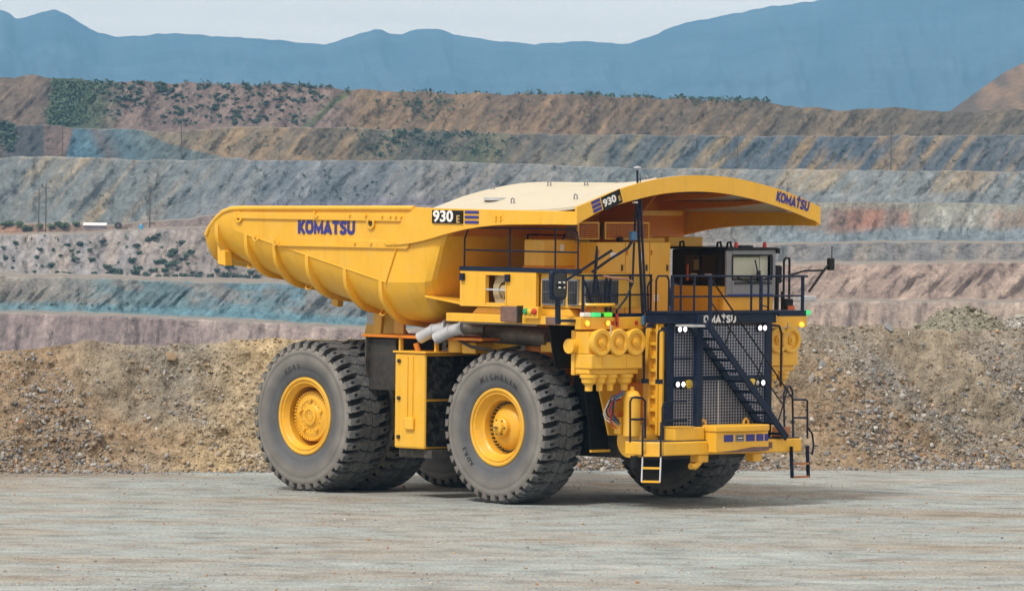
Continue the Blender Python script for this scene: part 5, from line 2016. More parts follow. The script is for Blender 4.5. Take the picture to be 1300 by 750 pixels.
# ------------------------------------------------------------------ superstructure, near side: retarder box
rb = part('retarder_box')
M['louvre'] = paint('louvre_blade', (0.10, 0.105, 0.12), 0.4, 0.2)
zt, zb_ = 5.66, 4.80
win = (-0.05, 0.66, 4.90, 5.57)
mb = MB()
mb.box(-0.98, win[0], -3.85, -3.75, zb_, zt)
mb.box(win[1], 1.72, -3.85, -3.75, zb_, zt)
mb.box(win[0], win[1], -3.85, -3.75, zb_, win[2])
mb.box(win[0], win[1], -3.85, -3.75, win[3], zt)
mb.build('side_panel', Yl, rb)
MB().box(-0.98, -0.93, -3.75, -1.4, zb_, zt).build('rear_panel', Yl, rb)
MB().box(-0.98, 1.72, -3.75, -1.3, zt - .05, zt).build('top_panel', Yl, rb)
MB().box(win[0], win[1], -3.55, -3.5, zb_, zt).build('back_panel', M['tan'], rb)
MB().lathe([(0.22, -.03), (0.42, -.03), (0.44, .0), (0.22, .0)], 24, 'y', (0.45, -3.66, 5.2), close=True).build('fan_ring', M['tan'], rb)
MB().lathe([(0.0, -.1), (0.13, -.08), (0.15, .1)], 16, 'y', (0.45, -3.66, 5.2)).build('fan_hub', M['tan'], rb)
MB().box(win[0], win[1], -3.86, -3.8, 5.20, 5.24).build('window_bar', M['steel'], rb)
for (x, z0, z1) in ((win[0] - .03, win[2] - .03, win[3] + .03), (win[1], win[2] - .03, win[3] + .03)):
    MB().box(x, x + .03, -3.87, -3.852, z0, z1).build('window_frame', Yl, rb)
# forward half with the two louvred grids
MB().box(1.74, 3.12, -3.72, -1.4, zb_ + .02, zt).build('grid_housing', Yl, rb, bevel=.02)
for (xa, xb, za, zb2) in ((1.84, 2.62, 4.88, 5.52), (2.74, 3.10, 4.88, 5.52)):
    MB().box(xa, xb, -3.78, -3.722, za, zb2).build('grid_frame', M['greypaint'], rb, bevel=.01)
    MB().box(xa + .05, xb - .03, -3.785, -3.75, za + .04, zb2 - .04).build('grid_backing', M['dark'], rb)
    mb = MB()
    k = int((xb - xa) / .055)
    for i in range(k):
        xx = xa + .06 + i * .055
        if xx < xb - .05:
            mb.bar((xx, -3.80, za + .04), (xx, -3.80, zb2 - .04), .03, .012)
    for zz in (za + .32,):
        mb.bar((xa + .04, -3.812, zz), (xb - .03, -3.812, zz), .012, .02)
    o = mb.build('louvre', M['louvre'], rb)
    o['kind'] = 'stuff'
# front face grids (towards +X)
MB().box(3.122, 3.16, -3.60, -2.45, 4.90, 5.52).build('grid_frame', M['greypaint'], rb, bevel=.01)
MB().box(3.15, 3.175, -3.55, -2.5, 4.94, 5.48).build('grid_backing', M['dark'], rb)
mb = MB()
for i in range(20):
    yy = -3.52 + i * .053
    mb.bar((3.185, yy, 4.94), (3.185, yy, 5.48), .012, .03)
o = mb.build('louvre', M['louvre'], rb)
o['kind'] = 'stuff'
# navy walkway kerb on top with railing
MB().box(-1.0, 3.15, -3.86, -3.70, zt + .003, zt + .11).build('kerb', M['navy'], rb)
rl = part('upper_handrail')


def rail(name, pts, r=0.022, parent=rl, mat=None):
    return MB().tube(pts, r, 8).build(name, mat or M['navy'], parent, smooth=50)


ZR = 6.72
rail('rail', [(-0.86, -3.82, 5.6), (-0.86, -3.82, 6.45), (-0.72, -3.82, ZR), (2.95, -3.82, ZR), (3.1, -3.82, ZR - .06), (3.14, -3.82, ZR - .25), (3.14, -3.82, 5.7)])
for x in (0.75, 2.35):
    rail('post', [(x, -3.82, 5.45), (x, -3.82, ZR)])
rail('rail', [(-0.86, -3.82, 6.17), (3.14, -3.82, 6.17)], .02)
# far frame of the walkway behind
rail('rail', [(-0.95, -1.6, 5.75), (-0.95, -1.6, 6.55), (1.35, -1.6, 6.55), (1.0, -1.6, 5.75)], .028)
rail('rail', [(-0.95, -1.6, 6.1), (1.15, -1.6, 6.1)], .022)
rail('post', [(0.35, -1.6, 6.55), (0.05, -1.6, 5.75)], .025)
for x in (-0.86, 0.75):
    MB().box(x - .07, x + .07, -3.93, -3.86, 5.42, 5.60).build('clamp', M['navy'], rl, bevel=.01)

# deck: beam, fascia, sub-floor
dk = part('deck')
MB().box(-1.42, 3.30, -3.90, -3.72, 4.41, 4.62).build('side_beam', Yl, dk, bevel=.015)
MB().box(-1.42, 3.30, 3.72, 3.90, 4.41, 4.62).build('side_beam', Yl, dk, bevel=.015)
MB().box(-0.95, 3.30, -3.72, 3.72, 4.50, 4.60).build('floor_plate', Y2, dk)
MB().box(3.16, 3.36, -3.93, -1.80, 4.32, 4.615).build('front_fascia', Yl, dk, bevel=.015)
MB().box(3.16, 3.36, 1.80, 3.93, 4.32, 4.615).build('front_fascia', Yl, dk, bevel=.015)
MB().prism([(-0.7, -3.7, 4.62), (0.9, -3.7, 4.62), (0.9, -3.7, 4.78), (-0.5, -3.7, 4.78)], (0, .6, 0)).build('under_box', Yl, dk, bevel=.01)
MB().prism([(1.75, -3.7, 4.62), (2.9, -3.7, 4.62), (2.75, -3.7, 4.80), (1.75, -3.7, 4.80)], (0, .6, 0)).build('under_box', Yl, dk, bevel=.01)
MB().box(-0.9, 1.8, -3.88, -3.78, 4.37, 4.405).build('under_strip', M['muffler'], dk)
MB().box(3.18, 3.34, -3.3, -1.8, 4.62, 4.70).build('toe_board', M['navy'], dk)
MB().box(3.18, 3.34, 1.8, 3.75, 4.62, 4.70).build('toe_board', M['navy'], dk)
# dark horn grille box and three-colour lamp box on the side beam
MB().box(0.66, 1.26, -4.04, -3.86, 4.45, 4.83).build('horn_box', M['rust'], dk, bevel=.02)
MB().box(1.26, 1.30, -4.06, -3.86, 4.43, 4.85).build('horn_frame', M['dark'], dk)
MB().box(1.42, 1.95, -4.0, -3.86, 4.55, 4.84).build('signal_box', Yl, dk, bevel=.015)
for i, k in enumerate(('green', 'amberp', 'red')):
    MB().lathe([(0.075, 0), (0.075, -.04), (0.05, -.06), (0, -.065)], 16, 'y', (1.53 + i * .155, -4.0, 4.72)).build('signal_lens', M[k], dk, smooth=40)
MB().box(2.15, 2.6, -3.93, -3.9, 4.42, 4.60).build('decal_panel', M['rust'], dk)
# marker lamps on the front corner
for y in (-3.72, -3.03):
    MB().lathe([(0.085, 0), (0.085, .03), (0.07, .035)], 14, 'x', (3.36, y, 4.47)).build('lamp_bezel', Yl, dk)
    MB().lathe([(0.07, .03), (0.05, .055), (0, .06)], 14, 'x', (3.36, y, 4.47)).build('marker_lamp', M['amber'], dk, smooth=40)
MB().lathe([(0.07, .0), (0.06, .05), (0, .06)], 14, 'x', (3.36, 3.72, 4.38)).build('marker_lamp', M['amber'], dk, smooth=40)
MB().box(3.30, 3.42, 3.78, 4.0, 4.62, 4.74).build('signal_lens', M['greenlit'], dk, bevel=.02)
for y, k in ((-3.72, 'white'), (-3.38, 'greenlit'), (-3.0, 'limelit')):
    MB().box(3.24, 3.38, y - .13, y + .13, 4.625, 4.73).build('signal_lens', M[k], dk, bevel=.02)
for y, k in ((-2.85, 'red'), (-2.05, 'red'), (-2.3, 'amberp')):
    MB().box(3.362, 3.37, y - .05, y + .05, 4.42, 4.52).build('decal', M[k], dk)
# round cap table above the lamps
MB().lathe([(0, .08), (0.55, .08), (0.57, .04), (0.5, 0), (0, 0)], 28, 'z', (3.0, -3.2, 4.87)).build('cover_disc', Yl, dk, smooth=35)
MB().tube([(3.0, -3.2, 4.6), (3.0, -3.2, 4.9)], 0.3, 16).build('cover_stem', Y2, dk)

# front handrail of the near deck
hr_ = part('deck_handrail')


def hrail(name, pts, r=0.024, mat=None):
    return MB().tube(pts, r, 8).build(name, mat or M['navy'], hr_, smooth=50)


XF = 3.25
hrail('rail', [(XF, -3.95, 5.62), (XF, -1.42, 5.62)], .024)
hrail('rail', [(XF, -3.75, 5.15), (XF, -1.42, 5.15)], .02)
for y in (-3.75, -2.96, -2.82, -2.16, -1.45):
    hrail('post', [(XF, y, 4.65), (XF, y, 5.64)], .035 if y in (-3.75,) else .028)
hrail('brace', [(XF, -3.72, 5.5), (XF, -3.35, 4.85)], .03)
hrail('brace', [(XF, -3.2, 5.2), (XF, -3.3, 5.6)], .02)
hrail('brace', [(XF, -3.2, 5.2), (XF, -3.1, 4.9)], .02)
# loop gate rails beside the ladder
hrail('gate_loop', [(XF + .05, -1.32, 4.7), (XF + .05, -1.32, 5.5), (XF + .05, -1.25, 5.6), (XF + .05, -0.95, 5.6), (XF + .05, -0.88, 5.5), (XF + .05, -0.88, 4.75)], .025)
hrail('gate_loop', [(XF + .25, -0.95, 4.8), (XF + .25, -1.02, 4.9), (XF + .25, -1.02, 5.3), (XF + .25, -0.9, 5.42), (XF + .25, -0.8, 5.42)], .022)
hrail('gate_loop', [(XF + .02, -1.55, 4.75), (XF + .02, -1.58, 5.35), (XF + .02, -1.5, 5.48), (XF + .02, -1.42, 5.5)], .022)

# mirrors on both corners
mr_ = part('side_mirror')
pm_ = at(710, 362, X=3.3)
yc, zc = -4.45, pm_.z
mb = MB()
poly = []
for i in range(20):
    a = 2 * pi * i / 20
    sx_ = abs(cos(a)) ** 0.45 * (1 if cos(a) > 0 else -1)
    sz_ = abs(sin(a)) ** 0.45 * (1 if sin(a) > 0 else -1)
    poly.append(V3(3.02, -4.42 + .28 * sx_, zc + .37 * sz_))
MB().prism(poly, (.10, 0, 0)).build('mirror_shell', M['navy'], mr_, bevel=.03)
MB().prism([V3(3.122, -4.42 + (p.y + 4.42) * .75, zc + (p.z - zc) * .78) for p in poly], (.015, 0, 0)).build('mirror_back', M['darkglass'], mr_)
MB().lathe([(0.0, .09), (0.07, .07), (0.10, 0)], 16, 'x', (3.13, -4.40, zc)).build('mirror_pivot', M['black'], mr_, smooth=40)
mb = MB()
for dy, dz in ((-.07, .06), (.07, .06), (-.07, -.06), (.07, -.06)):
    mb.lathe([(0.02, 0), (0.02, .06), (0, .06)], 8, 'x', (3.16, -4.40 + dy, zc + dz))
mb.build('bolt_row', M['white'], mr_)['kind'] = 'stuff'
MB().tube([(3.05, -4.40, zc - .36), (3.05, -4.38, 4.45)], 0.07, 10).build('mirror_post', M['navy'], mr_, smooth=40)
MB().box(2.98, 3.2, -4.40, -3.9, 4.50, 4.56).build('mirror_bracket', M['navy'], mr_)
MB().tube([(3.1, -4.3, zc + .05), (3.15, -3.3, zc + .55), (3.2, -2.75, zc + .83)], 0.035, 8).build('mirror_stay', M['navy'], mr_, smooth=40)
mb = MB()
rw = at(1056, 330, X=3.6)
fm = part('far_mirror')
MB().tube([(3.55, 3.05, 5.6), (3.6, 3.55, 5.72), tuple(at(1046, 343, X=3.6))], 0.025, 8).build('mirror_arm', M['black'], fm, smooth=40)
MB().tube([tuple(at(1027, 370, X=3.6)), tuple(at(1046, 343, X=3.6)), tuple(at(1053, 335, X=3.6))], 0.035, 8).build('mirror_arm', M['black'], fm, smooth=40)
pp = at(1054.5, 334, X=3.6)
MB().box(3.55, 3.66, pp.y - .10, pp.y + .10, pp.z - .18, pp.z + .13).build('mirror_head', M['black'], fm, bevel=.03)
MB().tube([(3.6, pp.y + .04, pp.z), (3.6, pp.y + .04, pp.z + .42)], 0.014, 6).build('whip_aerial', M['black'], fm)
MB().box(3.4, 3.66, 3.35, 3.95, 4.96, 5.10).build('mirror_bracket', M['steel'], fm, bevel=.03)

# ------------------------------------------------------------------ cabinets and vents on deck
cb = part('electrical_cabinet')
ys = [-2.08, -1.10, -0.26, 0.46]
for i in range(3):
    MB().box(0.7, 2.0, ys[i] + .008, ys[i + 1] - .008, 4.62, 6.40).build('cabinet_door', Yl, cb, bevel=.015)
    MB().box(2.0, 2.03, ys[i + 1] - .14, ys[i + 1] - .10, 5.7, 5.85).build('door_handle', M['dark'], cb)
    for z in (4.9, 5.5, 6.15):
        MB().tube([(2.02, ys[i] + .05, z - .06), (2.02, ys[i] + .05, z + .06)], 0.018, 6).build('hinge', Y2, cb)
for (y, z, w, h) in ((-1.62, 6.02, .2, .13), (-0.62, 5.95, .14, .2), (-0.1, 4.95, .14, .17)):
    MB().box(2.0, 2.008, y, y + w, z, z + h).build('notice', M['white'], cb)
MB().box(0.2, 0.95, 0.47, 1.3, 4.62, 6.5).build('side_cabinet', Yl, cb, bevel=.015)
MB().box(0.5, 1.2, -3.1, -1.45, 5.80, 6.45).build('valve_cabinet', Yl, cb, bevel=.02)
MB().box(0.48, 1.22, -3.12, -1.43, 5.76, 5.80).build('cabinet_base', Y2, cb)
for (y, w) in ((-2.55, .12), (-1.9, .14), (-1.62, .14)):
    MB().box(1.2, 1.208, y, y + w, 6.18, 6.34).build('notice', M['white'], cb)
MB().box(0.4, 1.4, -3.0, -1.45, 5.66, 5.76).build('cabinet_plinth', Yl, cb)
vt = part('roof_vents')
for (y0, y1) in ((-2.28, -1.56), (-1.36, 0.16)):
    z0, z1 = 6.46, 6.89
    X = 1.5
    MB().box(X, X + .05, y0, y1, z1 - .03, z1).build('vent_frame', Yl, vt)
    MB().box(X, X + .05, y0, y1, z0, z0 + .03).build('vent_frame', Yl, vt)
    MB().box(X, X + .05, y0, y0 + .03, z0 + .03, z1 - .03).build('vent_frame', Yl, vt)
    MB().box(X, X + .05, y1 - .03, y1, z0 + .03, z1 - .03).build('vent_frame', Yl, vt)
    MB().box(X - .4, X + .01, y0 + .02, y1 - .02, z0 + .02, z1 - .02).build('vent_box', M['rust'], vt)
    mb = MB()
    yy = y0 + .06
    while yy < y1 - .05:
        mb.bar((X + .03, yy, z0 + .03), (X + .03, yy, z1 - .03), .012, .02)
        yy += .06
    for k in range(7):
        zz = z0 + .06 + k * .055
        mb.bar((X + .032, y0 + .03, zz), (X + .032, y1 - .03, zz), .012, .02)
    o = mb.build('vent_mesh', Y2, vt)
    o['kind'] = 'stuff'
MB().lathe([(0.08, 0), (0.08, .1), (0, .12)], 12, 'x', (1.6, -0.95, 6.45)).build('vent_lamp', M['black'], vt)
MB().box(0.3, 0.9, 1.5, 2.7, 6.28, 6.52).build('air_box', Yl, vt, bevel=.02)

# mast with aerials and hoses
ms = part('aerial_mast')
b0 = at(816, 400, X=3.3)
MB().tube([tuple(at(816.5, 408, X=3.3)), tuple(at(811, 300, X=3.3)), tuple(at(809, 216, X=3.3))], [0.04, 0.034, 0.028], 8).build('mast_pole', M['navy'], ms, smooth=40)
MB().tube([tuple(at(820, 398, X=3.34)), tuple(at(813.5, 262, X=3.34)), tuple(at(812.5, 219, X=3.34))], [0.035, 0.03, 0.008], 8).build('whip_aerial', M['navy'], ms, smooth=40)
MB().tube([tuple(at(805, 306, X=3.3)), tuple(at(806, 290, X=3.3)), tuple(at(808.5, 258, X=3.3))], 0.03, 8).build('aerial_cable', M['navy'], ms, smooth=40)
pq = at(809, 213.5, X=3.3)
MB().lathe([(0, .05), (0.1, .02), (0.1, 0), (0, 0)], 12, 'z', (pq.x, pq.y, pq.z)).build('dish_aerial', M['steel'], ms)
for (x, y) in ((806, 252.5), (806, 257)):
    q = at(x, y, X=3.36)
    MB().box(3.32, 3.4, q.y - .06, q.y + .06, q.z - .02, q.z + .02).build('mast_clamp', M['white'], ms)
q = at(803.5, 299, X=3.3)
MB().box(3.25, 3.36, q.y - .09, q.y + .09, q.z - .12, q.z + .10).build('junction_box', M['hose'], ms, bevel=.02)
MB().tube([tuple(at(802, 307, X=3.3)), tuple(at(797, 315, X=3.3)), tuple(at(773, 330, X=3.25)), tuple(at(752, 345, X=3.2))], 0.035, 8).build('stay_pipe', M['navy'], ms, smooth=40)
MB().tube([tuple(at(805, 308, X=3.32)), tuple(at(804, 335, X=3.32)), tuple(at(803, 360, X=3.32)), tuple(at(795, 378, X=3.32)), tuple(at(783, 394, X=3.34)), tuple(at(783, 412, X=3.42))], 0.028, 8).build('hose', M['navy'], ms, smooth=40)
M['pinkhose'] = paint('faded_hose', (0.42, 0.22, 0.15), 0.6, 0.3)
MB().tube([tuple(at(760, 349, X=3.22)), tuple(at(775, 352, X=3.3)), tuple(at(795, 354, X=3.3)), tuple(at(803, 358, X=3.34))], 0.028, 8).build('hose', M['pinkhose'], ms, smooth=40)
MB().tube([tuple(at(783, 398, X=3.40)), tuple(at(784, 415, X=3.42))], 0.035, 8).build('hose', M['red'], ms, smooth=40)
MB().tube([tuple(at(758, 312, X=3.22)), tuple(at(757, 330, X=3.22)), tuple(at(755, 352, X=3.22)), tuple(at(754, 375, X=3.22))], [.02, .045, .03, .02], 8).build('aerial', M['navy'], ms, smooth=40)
q = at(819, 407, X=3.42)
MB().box(3.37, 3.46, q.y - .1, q.y + .1, q.z - .12, q.z + .12).build('mast_foot', M['hose'], ms, bevel=.03)

# ------------------------------------------------------------------ cab
cab = part('cab')
cx0, cx1, cy0, cy1 = 1.05, 3.0, 1.42, 3.16
MB().box(cx0, cx1 - .08, cy0, cy1, 4.62, 5.33).build('cab_base', Yl, cab, bevel=.03)
MB().box(cx0, cx1 - .22, cy0 + .03, cy1 - .03, 5.335, 6.22).build('cab_shell', M['black'], cab, bevel=.04)
MB().box(cx0 - .05, cx1 + .06, cy0 - .04, cy1 + .04, 6.225, 6.29).build('cab_roof', M['black'], cab, bevel=.02)
# side windows and door
MB().box(1.55, 2.05, cy0 + .015, cy0 + .031, 5.45, 6.08).build('side_window', M['darkglass'], cab)
MB().box(2.12, 2.62, cy0 + .015, cy0 + .031, 5.45, 6.08).build('side_window', M['darkglass'], cab)
for xa, xb in ((2.07, 2.10),):
    MB().box(xa, xb, cy0 + .0, cy0 + .03, 5.4, 6.15).build('pillar', M['black'], cab)
for x in (1.75, 2.25):
    MB().box(x, x + .22, cy0 - .01, cy0 + .012, 5.60, 5.63).build('grab_handle', M['steel'], cab)
MB().box(1.62, 1.67, cy0 - .01, cy0 + .012, 5.45, 5.85).build('seat_belt_sign', M['orange'], cab)
MB().box(1.85, 2.03, cy0 - .0, cy0 + .011, 5.72, 5.98).build('seat_panel', paint('tan_seat', (0.16, 0.12, 0.05), .6), cab).name = 'seat_headrest'  # flat tan panel on the side window, for the seat inside
# front frame of the cab, windscreen
fx0, fx1 = cx1 - .07, cx1
MB().box(cx1 - .22, cx1 - .072, cy0 + .03, cy0 + .09, 5.335, 6.22).build('side_pillar', M['black'], cab)
MB().box(cx1 - .22, cx1 - .072, cy1 - .09, cy1 - .03, 5.335, 6.22).build('side_pillar', M['black'], cab)
wy0, wy1, wz0, wz1 = 1.62, 3.02, 5.50, 6.10
MB().box(fx0, fx1, cy0, wy0, 5.10, 6.22).build('front_pillar', M['greypaint'], cab, bevel=.02)
MB().box(fx0, fx1, wy1, cy1, 5.10, 6.22).build('front_pillar', M['greypaint'], cab, bevel=.02)
MB().box(fx0, fx1, wy0, wy1, wz1, 6.22).build('front_header', M['greypaint'], cab)
MB().box(fx0, fx1, wy0, wy1, 5.10, wz0).build('front_lower_panel', M['greypaint'], cab)
for args in ((wy0, wy1, wz1 - .02, wz1 + .02), (wy0, wy1, wz0 - .02, wz0 + .02), (wy0 - .02, wy0 + .02, wz0 + .02, wz1 - .02), (wy1 - .02, wy1 + .02, wz0 + .02, wz1 - .02)):
    MB().box(fx1, fx1 + .015, *args).build('windscreen_seal', M['black'], cab)
MB().box(fx1 - .03, fx1 - .015, wy0, wy1, wz0, wz1).build('windscreen', M['clear'], cab)
MB().box(fx0 - .06, fx0 - .03, wy0 + .1, wy1 - .36, wz0 + .1, wz1 - .05).build('sun_blind', M['blind'], cab)
MB().box(fx0 - .06, fx0 - .03, wy1 - .33, wy1 - .05, wz0, wz1 - .02).build('sun_blind', M['blind'], cab)
MB().box(fx0 - .14, fx0 - .13, wy0, wy1, wz0, wz1).build('cab_back_wall', M['tan'], cab)
MB().box(fx1 + .001, fx1 + .012, cy0 + .05, cy1 - .1, 5.10, 5.14).build('lower_strip', M['logo'], cab)
MB().bar((fx1 + .04, 2.55, 5.45), (fx1 + .04, 2.38, 5.98), .02, .03).build('wiper', M['black'], cab)
MB().box(fx1 + .02, fx1 + .07, 2.45, 2.56, 5.50, 5.72).build('wiper_motor', M['black'], cab, bevel=.01)
MB().tube([(fx1 + .05, 1.75, 5.55), (fx1 + .05, 2.3, 5.42), (fx1 + .05, 3.0, 5.58)], .018, 6).build('wiper_link', M['black'], cab)
MB().box(fx1, fx1 + .02, 1.7, 3.0, 5.38, 5.44).build('wiper_rail', M['dark'], cab)
for y in (1.85, 2.86):
    MB().lathe([(0.05, 0), (0.05, .08), (0.035, .13), (0, .14)], 14, 'z', (2.9, y, 6.29)).build('beacon', M['red'], cab, smooth=40)
MB().box(2.8, 2.95, 1.95, 2.4, 6.29, 6.34).build('roof_bar', M['black'], cab)
for (x, y) in ((1.35, 1.5), (2.55, 1.6), (2.75, 1.75)):
    MB().tube([(x - .07, y, 6.28), (x - .05, y, 6.40), (x + .05, y, 6.42), (x + .08, y, 6.28)], .03, 8).build('lifting_eye', M['black'], cab, smooth=40)
MB().box(fx1 - .02, fx1 + .05, cy1 + .0, cy1 + .10, 6.14, 6.27).build('corner_lamp', M['black'], cab)
MB().box(1.9, 2.5, 1.5, 3.1, 4.63, 5.08).build('cab_step', Y2, cab)
# yellow front under the cab with a hatch
MB().box(2.7, 2.78, 1.42, 3.16, 4.62, 5.09).build('front_skirt', Yl, cab, bevel=.01)
MB().box(2.78, 2.80, 1.72, 2.02, 4.68, 4.98).build('hatch', Y2, cab)
# heater, black tanks and mirrors right of the cab
MB().box(2.7, 2.95, 3.22, 3.46, 5.40, 5.85).build('mirror_shell', M['black'], cab, bevel=.05)
MB().tube([(2.95, 3.5, 4.7), (2.95, 3.5, 5.95), (2.95, 3.56, 6.03), (2.95, 3.68, 6.03), (2.95, 3.7, 5.95), (2.95, 3.7, 4.9), (2.95, 3.62, 4.8)], .03, 8).build('grab_loop', M['black'], cab, smooth=40)
MB().tube([(2.9, 3.3, 4.65), (2.9, 3.3, 5.4)], .06, 8).build('mirror_post', M['black'], cab)
MB().tube([(3.0, 3.42, 4.65), (3.0, 3.42, 5.2)], .05, 8).build('mirror_post', M['black'], cab)
MB().box(3.0, 3.2, 3.35, 3.6, 4.70, 5.02).build('battery_box', M['black'], cab, bevel=.02)
MB().box(3.02, 3.22, 3.40, 3.62, 4.72, 4.85).build('warning_box', M['orange'], cab)

# ------------------------------------------------------------------ radiator front
rd = part('radiator')
GX0 = 4.15
MB().box(2.6, 3.34, -1.30, 1.30, 1.75, 4.40).build('fan_shroud', Yl, rd, bevel=.02)
MB().box(3.36, GX0 - .06, -1.80, 1.80, 1.75, 4.60).build('radiator_housing', Yl, rd, bevel=.02)
MB().box(GX0 - .055, GX0 - .02, -1.7, 1.7, 1.78, 4.45).build('core', paint('radiator_core', (0.012, 0.011, 0.014), .8), rd)
mb = MB()
yv = -1.62
while yv < 1.64:
    mb.box(GX0, GX0 + .018, yv - .011, yv + .011, 1.80, 4.42)
    yv += 0.094
o = mb.build('grille_bars', M['screen'], rd)
o['kind'] = 'stuff'
mb = MB()
zv = 1.84
while zv < 4.42:
    mb.box(GX0 + .003, GX0 + .022, -1.66, 1.66, zv - .0085, zv + .0085)
    zv += 0.072
o = mb.build('grille_wires', M['screen'], rd)
o['kind'] = 'stuff'
MB().box(GX0 + .024, GX0 + .03, -0.02, 0.0, 1.80, 3.08).build('grille_rod', M['white'], rd)
nav = [(-1.82, -1.58, 1.72, 4.46), (1.58, 1.82, 1.72, 4.46)]
for (a, b_, c_, d_) in nav:
    MB().box(GX0 - .05, GX0 + .06, a, b_, c_, d_).build('frame_post', M['navy'], rd, bevel=.012)
MB().box(GX0 + .0, GX0 + .065, -1.58, 1.58, 3.08, 3.19).build('frame_bar', M['navy'], rd)
MB().box(GX0 + .0, GX0 + .065, -1.58, -0.98, 3.60, 3.64).build('frame_bar', M['navy'], rd)
MB().box(GX0 - .6, GX0 + .08, -1.93, 1.93, 4.465, 4.70).build('top_band', M['navy'], rd, bevel=.012)
# free standing stanchion and walkway over the radiator
MB().box(GX0 + .30, GX0 + .44, -1.17, -0.98, 1.66, 4.69).build('stanchion', M['navy'], rd, bevel=.012)
MB().box(GX0 - .6, GX0 + .14, -1.95, 2.92, 4.705, 4.76).build('walkway', M['navy'], rd)
MB().box(GX0 + .08, GX0 + .14, 1.95, 2.92, 4.62, 4.703).build('walkway_edge', M['navy'], rd)
for (y, z) in ((-1.45, 4.33), (-1.27, 4.33), (1.33, 4.34), (1.5, 4.34), (-1.50, 3.0), (-1.31, 3.0), (1.26, 3.0), (1.46, 3.0)):
    MB().lathe([(0.06, 0), (0.09, .02), (0.095, .10), (0.08, .10)], 18, 'x', (GX0 + .03, y, z)).build('lamp_shell', M['black'], rd, smooth=40)
    lit = not (y == 1.26)
    MB().lathe([(0.064, .085), (0.04, .10), (0, .106)], 18, 'x', (GX0 + .03, y, z)).build('headlight', M['lamp'] if lit else M['steel'], rd, smooth=40)
for y in (-1.12, 1.08):
    MB().lathe([(0.09, .0), (0.11, .1), (0.07, .105), (0, .11)], 18, 'x', (GX0 + .03, y, 3.0)).build('fog_light', M['amberp'], rd, smooth=40)
cokk, _ = text_mesh('KOMATSU', 1.0, 0.03, 0.006, 1.0)
t0, t1 = at(888, 406, X=GX0 + .09), at(933.5, 404.5, X=GX0 + .09)
pts, fs = logo_mesh('KOMATSU', 0.19, (t1.y - t0.y) * 1.04, 0.24)
MB().add([(GX0 + .083 + q[2], (t0.y + t1.y) / 2 + q[0], 4.572 + q[1]) for q in pts], fs).build('lettering', M['white'], rd)
# side ladder panel of the radiator (towards -Y)
for x in (3.66, 3.93):
    MB().box(x - .03, x + .03, -1.90, -1.802, 1.80, 4.5).build('ladder_side', Yl, rd)
for k in range(8):
    MB().box(3.69, 3.90, -1.90, -1.84, 2.02 + k * .32, 2.10 + k * .32).build('rung', Yl, rd)
MB().box(3.97, 4.09, -1.86, -1.802, 1.76, 4.58).build('edge_post', Yl, rd)
for (x, z0, z1) in ((3.72, 3.1, 4.42), (4.20, 3.1, 4.35)):
    MB().tube([(x + .12, -2.02, z1), (x, -2.1, z1 - .06), (x, -2.12, z1 - .16), (x, -2.12, z0)], .028, 8).build('grab_rail', M['navy'], rd, smooth=40)
    MB().box(x - .05, x + .09, -2.16, -2.04, z0 - .08, z0 + .03).build('grab_foot', M['navy'], rd)
    MB().box(x + .04, x + .16, -2.08, -1.92, z1 - .06, z1 + .04).build('grab_foot', M['navy'], rd)
# far edge grab rail
MB().tube([(GX0, 1.9, 4.4), (GX0, 2.12, 4.38), (GX0, 2.2, 4.2), (GX0, 2.2, 2.9)], .028, 8).build('grab_rail', M['navy'], rd, smooth=40)
MB().box(3.3, 3.9, 1.81, 2.0, 1.7, 4.4).build('side_panel', Yl, rd)
MB().box(3.2, 3.6, 2.02, 2.3, 1.8, 3.3).build('flap_panel', M['black'], rd)

# railing over the radiator and before the cab
fr = part('front_handrail')


def frail(name, pts, r=0.028, mat=None):
    return MB().tube(pts, r, 8).build(name, mat or M['navy'], fr, smooth=50)


FX = GX0 + .10
frail('rail', [(FX, -1.75, 5.62), (FX, 3.0, 5.60)], .025)
frail('rail', [(FX, -1.75, 5.12), (FX, 2.85, 5.12)], .022)
for y in (-1.72, -1.42, -0.96, -0.42, 1.02, 1.36, 1.62, 2.83):
    r_ = .045 if y in (-1.72, -0.42, 1.36, 2.83) else .028
    frail('post', [(FX, y, 4.74), (FX, y, 5.6)], r_)
frail('return_rail', [(FX, 2.83, 5.60), (3.2, 3.75, 5.6)], .022)
frail('gate_loop', [(FX + .02, 1.36, 4.9), (FX + .02, 1.6, 4.85), (FX + .02, 1.62, 5.0)], .02)

